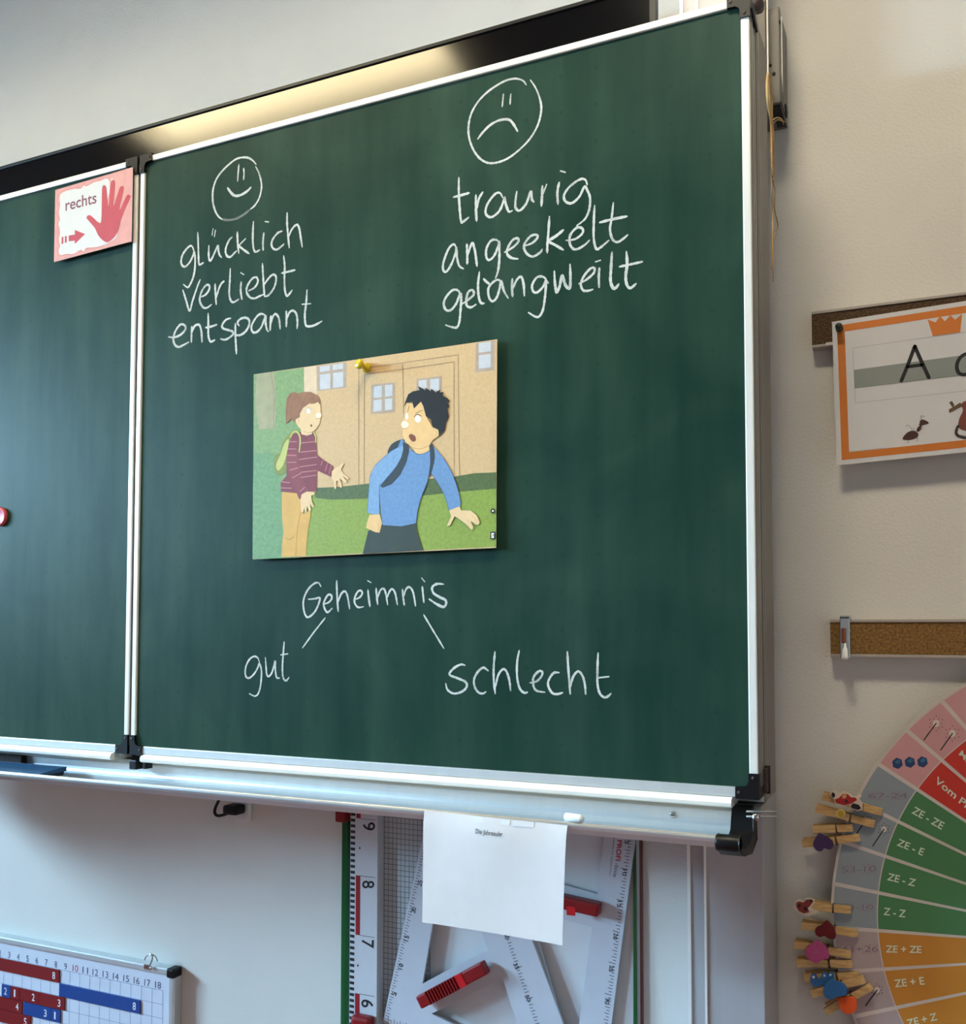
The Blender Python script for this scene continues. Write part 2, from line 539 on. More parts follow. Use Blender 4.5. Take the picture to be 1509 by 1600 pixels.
def wing(x0, x1, label, fl=.0105, fr=.0105):
    """Frame of one wing; x0..x1 are the inner edges of its frame."""
    w = MB()
    yf, ybk = YB - .0035, YB + .037
    # side rails and top rail
    for a, b in ((x0 - fl, x0), (x1, x1 + fr)):
        w.box(a, b, yf, ybk, Z0 - .012, Z1 + .0095, M_ALU_W, .0015)
    w.box(x0, x1, yf, ybk, Z1, Z1 + .0095, M_ALU_W, .0015)
    # bottom rail: flange and a rolled ledge underneath
    w.box(x0, x1, yf, ybk, Z0 - .012, Z0, M_ALU, .001)
    w.extrude_x([(yf - .001, Z0 - .0125), (yf - .007, Z0 - .0145), (yf - .0095, Z0 - .0185), (yf - .009, Z0 - .0225), (yf - .005, Z0 - .0245), (ybk, Z0 - .0245), (ybk, Z0 - .0125)], x0 + .02, x1 - .02, M_ALU_W)
    # side covers in the shade-darkened metal, and grooves of the outer side
    for xs in (x1 + fr, x0 - fl - .0008):
        w.box(xs, xs + .0008, YB - .0015, YB + .036, Z0, Z1, M_SIDE)
    for yy in (YB + .010, YB + .022):
        w.box(x1 + fr, x1 + fr + .0014, yy, yy + .004, Z0, Z1, M_ALU_D)
    o = w.build('wing', cb, label=label)
    MB().box(x0, x1, YB, YB + .03, Z0, Z1, M_BOARD).build('writing_surface', o)
    for sx, xx, fe in ((1, x0, fl), (-1, x1, fr)):
        for sz, zz in ((-1, Z1), (1, Z0)):
            c = MB()
            def pt(u, v):
                return (xx + sx * u, zz + sz * v)
            top = sz == -1
            e = .0012
            a = .0125 if not top else .0115
            e2 = .0004 if fe < .01 else e
            lp = [pt(-fe - e2, -a - e), pt(.0165, -a - e), pt(.0165, .0005), pt(.006, .001), pt(.002, .004), pt(.0005, .009), pt(.0005, .0175), pt(-fe - e2, .0175)]
            c.slab([lp], yf - .002, ybk + .001, M_BLACK)
            for q in (pt(.012, -.006), pt(-.005, .012)):
                c.lathe((q[0], yf - .0022, q[1]), (0, -1, 0), [(0, .0022), (.0006, .0018)], M_DBROWN, 10)
            c.build('corner_cap', o)
    return o
right_wing = wing(0.0, W_, 'closed wing carrying the chalk words', fl=.0090)
left_wing = wing(-0.0240 - W_, -0.0240, 'closed wing with the pink card', fr=.0090)
MB().box(-.0135, -.0107, YB + .006, YB + .040, Z0 - .01, Z1 + .008, M_BLACK).build('gap_shade', cb, label='black strip added as the shade in the gap between the wings')  # black strip paints the shade deep in the gap

# centre panel behind the wings
cp = MB()
XL, XR = -0.035 - W_, W_ + .0105
cp.box(XL, XR, YB + .041, YB + .078, 1.176, 2.178, M_ALU, .001)
cp.box(XR, XR + .001, YB + .041, YB + .132, 1.176, 2.178, M_SIDE)
cp.box(XR + .0005, XR + .0018, YB + .056, YB + .0585, 1.18, 2.17, M_ALU_D)
cp.box(XR - .03, XR, YB + .078, YB + .132, 1.2, 2.178, M_SIDE)
cp.box(XL, XR, YB + .018, YB + .07, 1.166, 1.1745, M_ALU_D, .0015)
cp.build('centre_panel', cb)
for z in (1.19,):
    hg = MB()
    hg.box(XR - .001, XR + .006, YB + .026, YB + .056, z, z + .03, M_DBROWN, .002)
    hg.tube([(XR + .005, YB + .039, z - .002), (XR + .005, YB + .039, z + .032)], .0032, M_BLACK)
    hg.build('hinge', cb)

# chalk tray
def arc(c, r, a0, a1, n):
    return [(c[0] + r * math.cos(math.radians(a0 + (a1 - a0) * i / n)), c[1] + r * math.sin(math.radians(a0 + (a1 - a0) * i / n))) for i in range(n + 1)]
yb = YB + .022
top = [(yb, 1.168), (yb, 1.155)] + arc((yb - .018, 1.155), .018, 0, -80, 6) + [(yb - .045, 1.1357), (yb - .075, 1.138), (yb - .0885, 1.1415), (yb - .0945, 1.149)]
lip = arc((yb - .0985, 1.1517), .0034, 30, 190, 6) + [(yb - .1015, 1.148), (yb - .095, 1.1412)]
und = [(yb - .089, 1.1395), (yb - .07, 1.1355), (yb - .04, 1.1325), (yb - .018, 1.1335), (yb + .004, 1.145), (yb + .004, 1.168)]
tray = MB()
TX1 = 0.955
tray.extrude_x(top + und, XL + .03, TX1, M_ALU)
for f in range(len(tray.sm)):
    tray.sm[f] = False
tr = tray.build('chalk_tray', cb)
lp_ = MB()
lp_.extrude_x([(yb - .0948, 1.1505)] + lip + [(yb - .0892, 1.1398), (yb - .0888, 1.1412)], XL + .03, TX1, M_TRAY)
lp_.tube([(XL + .03, yb - .0988, 1.1535), (TX1, yb - .0988, 1.1535)], .0021, M_ALU_W, 10)  # white bead paints the lamp-lit line along the lip
lp_.build('tray_lip', tr, label='rounded front lip of the chalk tray')
ec = MB()
prof = [(yb + .012, 1.176), (yb + .012, 1.132), (yb - .02, 1.122), (yb - .08, 1.130)] + arc((yb - .0975, 1.1475), .0095, 270, 80, 8) + [(yb - .075, 1.138), (yb - .045, 1.137), (yb - .02, 1.147), (yb - .012, 1.176)]
ec.extrude_x(prof, TX1 - .001, TX1 + .024, M_BLACK)
ec.lathe((TX1 - .004, yb - .0975, 1.1475), (1, 0, 0), [(0, .0085), (.002, .0098), (.025, .0098), (.028, .0085)], M_BLACK, 16)
ec.build('tray_end_cap', tr, bevel=.0015, label='black end cap of the chalk tray')
sw = bp(1051, 1273, yb)
s_ = MB().lathe((sw.x, yb, sw.z), (0, -1, 0), [(0, .0042), (.0015, .0042), (.0026, .0026)], M_STEEL, 14)
s_.box(sw.x - .003, sw.x + .003, yb - .0031, yb - .0027, sw.z - .0006, sw.z + .0006, M_BLACK)
s_.build('tray_screw', tr)
# black stops under the meeting point of the wings and the locking pin at the right end
st = MB()
st.box(-.0095, .006, YB - .006, YB + .02, 1.162, 1.1775, M_BLACK, .002)
st.build('wing_stop', cb)
MB().box(.018, .024, YB - .004, YB + .012, 1.164, 1.1775, M_BLACK, .001).build('wing_stop', cb)
pn = MB()
pa = Vector((W_ - .002, YB - .004, 1.171))
for dz in (0, -.006):
    pn.tube([(W_ - .004, YB - .002, 1.1715 + dz), (W_ + .030, YB + .012, 1.1715 + dz)], .0012, M_ALU_D, 8)
pn.lathe((W_ + .008, YB - .006, 1.167), (0, -1, 0), [(0, .005), (.004, .0045), (.006, .003)], M_STEEL, 12)
pn.build('locking_pin', cb)
# closing knob and stay at the upper right corner
kn = MB()
kc = bp(1183.5, 8, YB + .05)
kn.lathe(kc, (.8, -.45, -.1), [(-.012, .005), (-.004, .006), (-.002, .0105), (.002, .0108), (.005, .007), (.007, .004)], M_DBROWN, 20)
ka, kb_ = bp(1171.5, 14, YB + .003), bp(1182.5, 50, YB + .028)
MB().tube([tuple(ka), tuple(ka.lerp(kb_, .5)), tuple(kb_)], [.0032, .0026, .0016], M_BLACK, 8).build('stay', cb)
kn.build('closing_knob', cb)
# carriage holding the board on the column
for z in (1.25, 1.98):
    MB().box(.88, .966, YB + .078, -.12, z, z + .11, M_ALU_D, .003).build('carriage', cb)

# ---- chalk writing
YC = YB - .0004
def write(name, label, cr_, strokes, w=4.6, m=None):
    b = MB()
    for s in strokes:
        ww = w
        mm = m or M_CHALK
        if isinstance(s, tuple):
            s, ww = s[0], s[1]
            if len(s) and ww < 0:
                mm = M_CHALKF; ww = -ww
        b.stroke(cr_(s), ww * .92, YC - random.random() * .0002, mm, n=7, jitter=.35, taper=True)
    return b.build(name, right_wing, label=label)
cA = crop(260, 330, 6.036); cB = crop(320, 230, 12.309); cC = crop(680, 250, 4.573); cD = crop(680, 380, 4.573)
cE = crop(720, 110, 10.0); cF = crop(460, 890, 6.036); cG = crop(370, 980, 9.431); cH = crop(680, 1000, 5.203)
write('chalk_face', 'smiling chalk face', cB, [
    [(985, 330), (930, 265), (850, 210), (750, 195), (620, 220), (500, 300), (350, 440), (230, 600), (165, 780), (148, 950), (165, 1110), (210, 1250), (270, 1340), (330, 1385)],
    ([(325, 1383), (450, 1402), (600, 1375), (740, 1300), (880, 1190)], -4.0),
    ([(975, 370), (1040, 500), (1085, 680), (1085, 820), (1040, 990), (960, 1120), (880, 1190)], 3.2),
    ([(655, 330), (640, 500), (630, 655)], 2.8), ([(745, 405), (752, 500), (745, 625)], 2.8),
    ([(435, 780), (500, 870), (560, 925), (630, 935), (720, 905), (820, 840), (885, 770)], 4.4)], 3.4)
write('chalk_face', 'sad chalk face', cE, [
    [(1020, 225), (975, 165), (900, 135), (820, 130), (700, 160), (560, 235), (400, 350), (260, 500), (160, 680), (118, 880), (130, 1060), (190, 1230), (280, 1360), (380, 1430), (480, 1450), (600, 1430), (740, 1370), (900, 1250), (1060, 1090), (1180, 900), (1240, 720), (1255, 560), (1220, 400), (1160, 260), (1085, 150)],
    ([(665, 365), (655, 460), (645, 570)], 2.6), ([(780, 365), (772, 450), (768, 530)], 2.6),
    ([(265, 1070), (340, 970), (450, 860), (570, 790), (680, 765), (760, 775), (820, 840), (885, 950)], 4.2)], 3.6)
write('chalk_word', 'chalk word glücklich', cA, [
    [(262, 385), (240, 330), (205, 340), (155, 405), (138, 470), (148, 510), (178, 522), (220, 480), (250, 420), (262, 385), (270, 440), (268, 540), (250, 630), (215, 705), (195, 717), (160, 690)],
    [(295, 200), (300, 330), (303, 450), (308, 500), (325, 500), (350, 485)],
    [(400, 325), (398, 400), (402, 450), (418, 465), (450, 400), (485, 325), (490, 370), (500, 410), (518, 435)],
    [(440, 165), (430, 225)], [(462, 180), (452, 240)],
    [(618, 245), (590, 275), (562, 340), (558, 390), (575, 425), (605, 430), (635, 400), (660, 375)],
    [(668, 195), (672, 300), (682, 395)], [(745, 260), (680, 325)], [(680, 325), (730, 365), (780, 400)],
    [(820, 100), (815, 200), (815, 300), (825, 365), (845, 383), (880, 365)],
    [(918, 205), (910, 290), (912, 368)], [(930, 97), (962, 102)],
    [(1090, 188), (1050, 205), (1005, 260), (990, 310), (1005, 350), (1040, 362), (1080, 335), (1108, 310)],
    [(1138, 15), (1138, 120), (1148, 240), (1158, 345)], [(1150, 250), (1180, 175), (1225, 128), (1250, 155), (1265, 240), (1280, 338)]], 3.7)
write('chalk_word', 'chalk word verliebt', cA, [
    [(155, 745), (185, 840), (218, 940), (245, 850), (290, 715), (318, 645)],
    [(318, 810), (365, 790), (400, 745), (405, 705), (380, 695), (340, 740), (315, 810), (318, 860), (345, 905), (380, 912), (425, 880)],
    [(458, 685), (462, 780), (470, 880)], [(468, 820), (495, 730), (520, 680), (545, 660)],
    [(602, 540), (598, 650), (592, 770), (605, 840), (635, 858), (680, 830)],
    [(705, 665), (700, 750), (712, 830)], [(700, 580), (728, 597)],
    [(775, 750), (830, 720), (862, 665), (850, 625), (810, 635), (765, 700), (755, 760), (785, 810), (830, 822), (880, 800), (915, 785)],
    [(905, 495), (912, 620), (918, 720), (925, 805)], [(925, 805), (965, 790), (1015, 720), (1035, 640), (1020, 600), (985, 610), (935, 670), (918, 700)],
    [(1105, 420), (1115, 520), (1112, 640), (1118, 750), (1135, 798), (1155, 785), (1185, 745)], [(1085, 585), (1150, 570), (1212, 555)]], 3.7)
write('chalk_word', 'chalk word entspannt', cA, [
    [(20, 1185), (75, 1190), (140, 1160), (180, 1110), (170, 1075), (130, 1070), (85, 1130), (65, 1205), (80, 1260), (115, 1280), (160, 1262), (210, 1235)],
    [(240, 1088), (236, 1160), (235, 1235)], [(238, 1150), (265, 1085), (305, 1070), (325, 1110), (332, 1170), (335, 1235)],
    [(393, 965), (395, 1070), (395, 1170), (408, 1220), (425, 1230), (455, 1215)], [(368, 1098), (420, 1088), (475, 1070)],
    [(605, 1010), (560, 1025), (525, 1075), (535, 1105), (580, 1120), (622, 1135), (628, 1160), (590, 1195), (550, 1212), (512, 1205)],
    [(650, 1060), (650, 1160), (655, 1260), (660, 1345)], [(685, 1080), (670, 1050), (700, 1015), (750, 1005), (780, 1030), (775, 1085), (740, 1140), (690, 1170), (650, 1165)],
    [(935, 985), (900, 968), (860, 985), (815, 1050), (800, 1100), (815, 1140), (850, 1140), (890, 1100), (920, 1030), (935, 985), (935, 1050), (945, 1110), (960, 1135)],
    [(985, 985), (980, 1060), (978, 1125)], [(980, 1080), (1000, 1000), (1030, 970), (1060, 1010), (1072, 1110)],
    [(1130, 940), (1132, 1010), (1130, 1090)], [(1132, 1020), (1160, 955), (1195, 938), (1225, 970), (1235, 1040), (1232, 1105)],
    [(1325, 745), (1318, 860), (1305, 970), (1310, 1060), (1330, 1085), (1390, 1078), (1465, 1038)], [(1280, 878), (1360, 872)]], 3.9)
write('chalk_word', 'chalk word traurig', cC, [
    [(168, 125), (168, 240), (175, 360), (185, 440), (200, 440), (238, 410)], [(130, 265), (190, 250), (242, 235)],
    [(290, 250), (290, 340), (295, 435)], [(295, 350), (310, 280), (340, 228)],
    [(480, 265), (460, 235), (425, 245), (375, 310), (358, 370), (375, 402), (410, 405), (460, 360), (490, 285), (492, 265), (505, 320), (525, 368), (550, 362)],
    [(582, 225), (572, 300), (575, 345), (605, 360), (650, 310), (682, 225), (690, 280), (705, 300)],
    [(765, 185), (762, 260), (758, 330)], ([(770, 240), (795, 175)], 5),
    [(885, 160), (872, 230), (876, 315)], ([(895, 78), (928, 88)], 4.5),
    [(1085, 175), (1070, 140), (1030, 140), (960, 190), (920, 250), (930, 295), (975, 308), (1030, 260), (1065, 190), (1085, 215), (1105, 270), (1100, 350), (1070, 420), (1010, 470)]], 4.2)
write('chalk_word', 'chalk word angeekelt', cD, [
    [(150, 30), (130, 8), (95, 40), (60, 130), (55, 185), (75, 205), (110, 160), (145, 70), (150, 30), (155, 100), (170, 160), (200, 182)],
    [(225, 5), (228, 80), (228, 150)], [(230, 90), (262, 0), (280, 40), (290, 100), (298, 165)],
    [(455, -10), (430, -25), (395, -15), (365, 40), (365, 100), (385, 120), (420, 90), (450, 20), (455, -10), (458, 70), (455, 150), (445, 210), (430, 250)],
    [(495, 65), (560, 25), (595, -15), (585, -35), (550, -20), (515, 40), (515, 80), (545, 105), (590, 112)],
    [(630, 20), (690, 0), (730, -40), (720, -60), (680, -50), (640, 0), (635, 40), (660, 80), (700, 95), (750, 65), (762, 45)],
    [(815, -190), (808, -80), (800, 20), (800, 70)], ([(915, -95), (860, -50), (800, -15)], 5), [(800, -15), (860, 15), (915, 48)],
    [(935, -20), (1000, -30), (1050, -70), (1050, -105), (1010, -110), (965, -60), (960, 0), (985, 40), (1020, 40), (1070, 10), (1100, -20)],
    [(1138, -270), (1132, -150), (1132, -30), (1150, 40), (1180, 30), (1240, -20)],
    [(1272, -290), (1260, -180), (1248, -100), (1265, -30), (1300, -8), (1340, -30), (1375, -60)], ([(1175, -148), (1260, -170), (1370, -192)], 4.6)], 4.2)
write('chalk_word', 'chalk word gelangweilt', cD, [
    [(180, 380), (165, 340), (125, 335), (80, 380), (60, 430), (75, 475), (110, 478), (150, 430), (178, 360), (185, 400), (180, 480), (172, 560), (155, 600), (120, 600), (75, 585)],
    [(190, 435), (240, 400), (275, 365), (265, 335), (235, 350), (222, 400), (225, 445), (255, 458), (290, 438)],
    [(315, 205), (305, 300), (310, 380), (325, 425), (350, 430)],
    [(345, 255), (365, 275), (385, 290)], [(470, 270), (440, 262), (400, 290), (378, 330), (385, 390), (410, 415), (440, 385), (460, 320), (470, 270), (490, 340), (520, 392)],
    [(550, 255), (548, 320), (552, 380)], [(552, 330), (580, 265), (612, 240), (630, 290), (636, 375)],
    [(795, 265), (770, 240), (725, 245), (692, 300), (700, 345), (730, 350), (770, 310), (790, 270), (785, 370), (770, 470), (745, 520), (715, 525), (665, 495)], [(790, 260), (808, 285)],
    ([(850, 200), (855, 290), (868, 350), (890, 300), (905, 230), (930, 300), (960, 322), (965, 240), (962, 150)], 4.8),
    [(1025, 290), (1080, 260), (1130, 215), (1138, 180), (1110, 180), (1065, 230), (1040, 290), (1055, 335), (1090, 340), (1125, 330)],
    [(1172, 175), (1168, 240), (1170, 315)], [(1145, 133), (1180, 122)],
    ([(1262, 65), (1255, 180), (1252, 270), (1270, 320), (1290, 318), (1310, 292)], 4.8),
    ([(1365, 60), (1370, 150), (1360, 240), (1370, 300), (1395, 320), (1435, 288)], 4.8), [(1315, 168), (1400, 150), (1480, 132)]], 4.2)
write('chalk_word', 'chalk word Geheimnis', cF, [
    [(250, 160), (225, 125), (180, 135), (120, 200), (85, 290), (88, 380), (110, 440), (140, 445), (190, 400), (225, 330), (238, 268), (190, 275), (130, 280)],
    [(275, 325), (320, 310), (350, 275), (345, 240), (315, 240), (285, 290), (275, 330), (290, 380), (315, 402), (355, 365)],
    [(398, 105), (402, 250), (412, 395)], [(408, 310), (440, 230), (475, 205), (500, 250), (520, 370)],
    [(570, 280), (610, 265), (638, 230), (630, 200), (600, 205), (570, 260), (568, 315), (600, 355), (650, 350)],
    [(692, 190), (700, 270), (712, 350)], [(690, 105), (722, 122)],
    [(770, 175), (775, 250), (785, 330)], [(780, 270), (810, 195), (840, 180), (860, 220), (878, 330)], [(870, 270), (900, 200), (925, 185), (950, 225), (970, 330)],
    [(1018, 185), (1025, 260), (1035, 335)], [(1025, 260), (1055, 180), (1090, 168), (1120, 220), (1142, 345)],
    [(1205, 160), (1212, 230), (1220, 310)], [(1198, 78), (1228, 115)],
    ([(1405, 138), (1345, 135), (1300, 165), (1310, 220), (1370, 260), (1420, 285), (1430, 320), (1405, 352), (1340, 325), (1270, 278)], 4.3)], 3.5)
write('chalk_line', 'slanting chalk line down to the word gut', cF, [[(290, 455), (180, 595), (75, 740)]], 2.8)
write('chalk_line', 'slanting chalk line down to the word schlecht', cF, [[(1218, 425), (1310, 580), (1408, 742)]], 3.0)
write('chalk_word', 'chalk word gut', cG, [
    [(335, 530), (310, 455), (255, 430), (190, 470), (140, 560), (122, 660), (140, 735), (190, 745), (260, 680), (310, 590), (330, 535), (358, 610), (362, 720), (345, 880), (310, 985), (260, 1015), (185, 980)],
    [(420, 450), (430, 580), (440, 690), (470, 725), (520, 660), (565, 500), (565, 600), (580, 720), (600, 750), (630, 748)],
    [(697, 215), (685, 370), (672, 560), (675, 700), (695, 770), (730, 785), (768, 740)], ([(648, 408), (750, 392)], 4.6)], 3.3)
write('chalk_word', 'chalk word schlecht', cH, [
    [(240, 205), (205, 200), (150, 230), (115, 280), (180, 310), (245, 340), (255, 380), (215, 420), (150, 435), (100, 405), (85, 355)],
    [(430, 250), (390, 225), (345, 260), (315, 320), (320, 380), (350, 425), (385, 435), (410, 422)],
    [(485, 95), (475, 210), (475, 320), (487, 435)], [(490, 380), (510, 290), (545, 240), (575, 250), (600, 320), (612, 412)],
    [(682, 85), (665, 180), (665, 300), (685, 390), (720, 428), (750, 425)],
    [(770, 348), (825, 335), (865, 290), (868, 258), (840, 255), (800, 300), (795, 360), (820, 410), (890, 425)],
    [(1005, 265), (960, 270), (920, 330), (920, 380), (950, 430), (990, 440), (1035, 428)],
    [(1073, 95), (1080, 220), (1090, 350), (1097, 440)], [(1095, 390), (1120, 300), (1160, 255), (1195, 290), (1215, 360), (1222, 440)],
    [(1323, 105), (1318, 230), (1318, 350), (1335, 430), (1370, 465), (1400, 460), (1428, 435)], ([(1320, 308), (1410, 298)], 5.4)], 4.0)

# ---------------------------------------------------------------- column behind the board, pulley box and twine
col = thing('board_column', 'grey aluminium wall column carrying the chalkboard at its right end', 'column', (.92, -.06, 0))
cc = MB()
cc.box(.866, .972, -.104, -.002, .02, 2.75, M_COLM, .002)
cc.box(.8945, .972, -.12, -.1, .02, 2.75, M_COLM, .0015)
cc.box(.8935, .8965, -.1225, -.118, .02, 2.75, M_ALU_W)  # white strip paints the highlight along the front edge
cc.box(.867, .8715, -.1065, -.103, .02, 2.75, M_ALU_W)
cc.build('rail', col)
MB().box(.85, .99, -.14, -.002, 0, .025, M_ALU_D, .003).build('base_plate', col)
pb = MB()
x0, x1 = .9725, 1.0015
pb.box(x0, x1, -.08, -.002, 2.128, 2.266, M_BOXM, .0015)
pb.box(x0, .986, -.105, -.08, 2.128, 2.6, M_BOXM, .001)
pb.box(x1 - .0005, x1 + .0012, -.066, -.062, 2.15, 2.26, M_ALU_W)
bx = pb.build('pulley_box', col)
dk = MB()
dk.box(.988, x1 - .001, -.074, -.012, 2.1265, 2.129, M_BLACK)
dk.extrude_x([(-.079, 2.166), (-.04, 2.129), (-.079, 2.129)], x1 - .0002, x1 + .0012, M_BLACK)
dk.lathe((x1 - .002, -.03, 2.140), (1, 0, 0), [(0, .010), (.004, .010), (.005, .006)], M_BLACK, 16)
dk.build('pulley', bx)
for (q0, q1) in ((1203, 102), (1209, 115)):
    p_ = bp(q0, q1, -.0805)
    MB().lathe((p_.x, -.0798, p_.z), (0, -1, 0), [(0, .0026), (.0015, .0022)], M_BLACK, 10).build('screw', bx)
for (q0, q1) in ((1221, 149), (1218, 35)):
    d_ = right * ((q0 - CX) / F) + down * ((q1 - CY) / F) + fwd
    p_ = CAM + d_ * ((x1 - CAM.x) / d_.x)
    MB().lathe((x1 - .0005, p_.y, p_.z), (1, 0, 0), [(0, .0034), (.0015, .003)], M_BLACK, 10).build('screw', bx)
# stickers on the side of the column
for nm, lab, (px_, py_) , kind in (('sticker', 'small pale oval sticker', (1207, 966), 0), ('sticker', 'small pale drop shaped sticker', (1208, 1008), 1), ('sticker', 'small pale flower sticker', (1206.5, 1116), 2)):
    d = right * ((px_ - CX) / F) + down * ((py_ - CY) / F) + fwd
    p = CAM + d * ((.972 - CAM.x) / d.x)
    b = MB()
    ms = mat('sticker', (176, 172, 164), .5)
    def eX(cy, cz, ry, rz, n=14):
        b.add([(.9726, cy + ry * math.cos(2 * math.pi * i / n), cz + rz * math.sin(2 * math.pi * i / n)) for i in range(n)] + [(.9719, cy + ry * math.cos(2 * math.pi * i / n), cz + rz * math.sin(2 * math.pi * i / n)) for i in range(n)],
              [tuple(range(n))] + [(i, (i + 1) % n, n + (i + 1) % n, n + i) for i in range(n)], ms)
    if kind == 0:
        eX(p.y, p.z + .005, .011, .008); eX(p.y + .004, p.z - .006, .012, .008)
    elif kind == 1:
        eX(p.y, p.z + .004, .015, .009); eX(p.y + .004, p.z - .008, .007, .008)
    else:
        eX(p.y, p.z + .011, .009, .005); eX(p.y, p.z, .010, .005); eX(p.y, p.z - .010, .008, .004)
    b.build(nm, col, label=lab)

tw = MB()
xt = 1.008
def tpt(px_, py_, X=xt):
    d = right * ((px_ - CX) / F) + down * ((py_ - CY) / F) + fwd
    return CAM + d * ((X - CAM.x) / d.x)
c7 = crop(1160, 60, 4.444)
for k in range(9):
    o = (k - 4) * 2.2
    pts = c7([(178 + o * .6, 245), (180 + o * 1.6, 320), (188 + o * 1.9, 450), (198 + o * .7, 560), (205 + o, 640), (206 + o, 760 + 20 * k), (208 + o * .6, 930 + 8 * k)])
    tw.tube(smooth([tuple(tpt(a, b, xt + .0012 * (k % 3))) for a, b in pts], 4), .0012, M_TWINE, 6)
for pts in ([(208, 900), (212, 1000), (225, 1050), (222, 1180), (246, 1305), (215, 1380), (210, 1560), (214, 1690)],
            [(204, 900), (200, 1080), (208, 1200), (205, 1400), (207, 1600)],
            [(200, 575), (240, 550), (275, 565), (285, 600)], [(212, 590), (245, 565), (290, 580)]):
    tw.tube(smooth([tuple(tpt(a, b)) for a, b in c7(pts)], 5), .0008, M_TWINE, 6)
two = tw.build('twine_bundle')
tag(two, 'straw coloured twine bundle hanging at the right edge of the chalkboard', 'twine')
MB().tube([tuple(tpt(1197.5, -60, 1.007)), tuple(tpt(1199.5, 112, 1.007)), tuple(tpt(1200, 122, 1.008))], .0011, mat('white cord', (238, 230, 218), .7), 6).build('cord', two, label='white cord')

# ---------------------------------------------------------------- flat screen behind the board
scr = thing('flat_screen', 'large black flat screen on the wall, showing above the chalkboard', 'screen', (-.02, -.045, 2.0))
TV_Y = -.082
M_SCREEN = mat('glossy black screen', (5, 5, 6), 0.13, spec=0.5, vary=.05)
M_BEZEL = mat('black screen frame', (20, 19, 19), 0.4)
sx0, sx1, sz0, sz1 = -1.0, .826, 1.30, 2.352
MB().box(sx0 + .02, sx1 - .02, TV_Y + .012, -.01, sz0 + .02, sz1 - .02, M_BEZEL, .004).build('back_shell', scr)
fz = MB()
bw = .006
fz.box(sx0, sx1, TV_Y - .003, TV_Y + .014, sz1 - bw, sz1, M_BEZEL, .001)
fz.box(sx0, sx1, TV_Y - .003, TV_Y + .014, sz0, sz0 + bw, M_BEZEL, .001)
fz.box(sx0, sx0 + bw, TV_Y - .003, TV_Y + .014, sz0 + bw, sz1 - bw, M_BEZEL, .001)
fz.box(sx1 - bw * 1.6, sx1, TV_Y - .003, TV_Y + .014, sz0 + bw, sz1 - bw, M_BEZEL, .001)
fz.build('frame', scr)
MB().box(sx0 + bw, sx1 - bw, TV_Y, TV_Y + .012, sz0 + bw, sz1 - bw, M_SCREEN).build('screen_panel', scr)

# ---------------------------------------------------------------- pink card "rechts"
cR = crop(0, 240, 6.2875)
pk = MB()
yk = YB - .0085
M_PINK = mat('pink card print', (214, 152, 144), .55, vary=.07, scale=60)
M_HAND = mat('red hand print', (184, 56, 66), .55, vary=.06, scale=60)
M_PINKL = mat('dark pink line', (180, 96, 104), .55)
M_CARDW = mat('card white', (214, 214, 212), .55)
M_TXT = mat('rechts lettering', (122, 66, 80), .55)
cn = [bp(x, y, yk) for x, y in cR([(543, 358), (1303, 133), (1290, 862), (530, 1065)])]
pk.slab([[(p.x, p.z) for p in reversed(cn)]], yk, yk + .0012, M_PINK, M_CARDW)
cloud = [(590, 410), (640, 372), (720, 350), (790, 345), (822, 315), (850, 322), (920, 285), (990, 268), (1050, 245), (1078, 290), (1065, 420), (1010, 520), (1000, 700), (1060, 870), (960, 915), (850, 925), (825, 960), (790, 945), (720, 985), (650, 985), (590, 995), (578, 950), (590, 900), (580, 850), (590, 780), (585, 720), (575, 690), (590, 640), (580, 580), (590, 500)]
pk.px(cR(cloud), yk - .0001, M_CARDW, True)
out = [(560, 420), (610, 370), (680, 350), (760, 330), (800, 335), (825, 292), (860, 310), (930, 268), (1000, 250), (1055, 240), (1080, 275)]
pk.stroke(cR(out), .5, yk - .00015, M_PINKL)
pk.stroke(cR([(575, 405), (560, 470), (585, 520), (565, 600), (580, 660), (558, 705), (578, 770), (560, 840), (580, 900), (565, 960), (590, 1005), (650, 992), (720, 992), (790, 955), (822, 972), (850, 935), (960, 925), (1040, 885)]), .5, yk - .00015, M_PINKL)
hand = [(850, 630), (870, 605), (900, 615), (975, 680), (995, 640), (1000, 420), (1005, 330), (1025, 310), (1045, 340), (1058, 480), (1068, 500), (1085, 300), (1105, 262), (1130, 290), (1115, 470), (1122, 500), (1170, 350), (1195, 320), (1215, 345), (1175, 520), (1182, 545), (1240, 420), (1265, 405), (1280, 430), (1230, 540), (1190, 640), (1150, 780), (1080, 860), (1030, 865), (970, 810), (930, 730), (880, 670)]
pk.px(cR([(x + (x - 1070) * .035, y + (y - 640) * .03) for x, y in hand if x < 1120 or y > 700]), yk - .0002, M_CARDW, True)
pk.px(cR(hand), yk - .0003, M_HAND, True)
pk.px(cR([(675, 805), (735, 795), (735, 750), (835, 790), (735, 888), (735, 855), (675, 862)]), yk - .0003, M_HAND)
pk.px(cR([(606, 820), (622, 815), (622, 885), (604, 890)]), yk - .0003, M_HAND)
pk.px(cR([(637, 812), (655, 808), (655, 872), (637, 878)]), yk - .0003, M_HAND)
pk.text('rechts', *cR([(643, 566), (948, 487), (643, 452)]), yk - .0003, M_TXT, .012)
tag(pk.build('direction_card'), 'pink card with a red hand, an arrow and the word rechts', 'card')

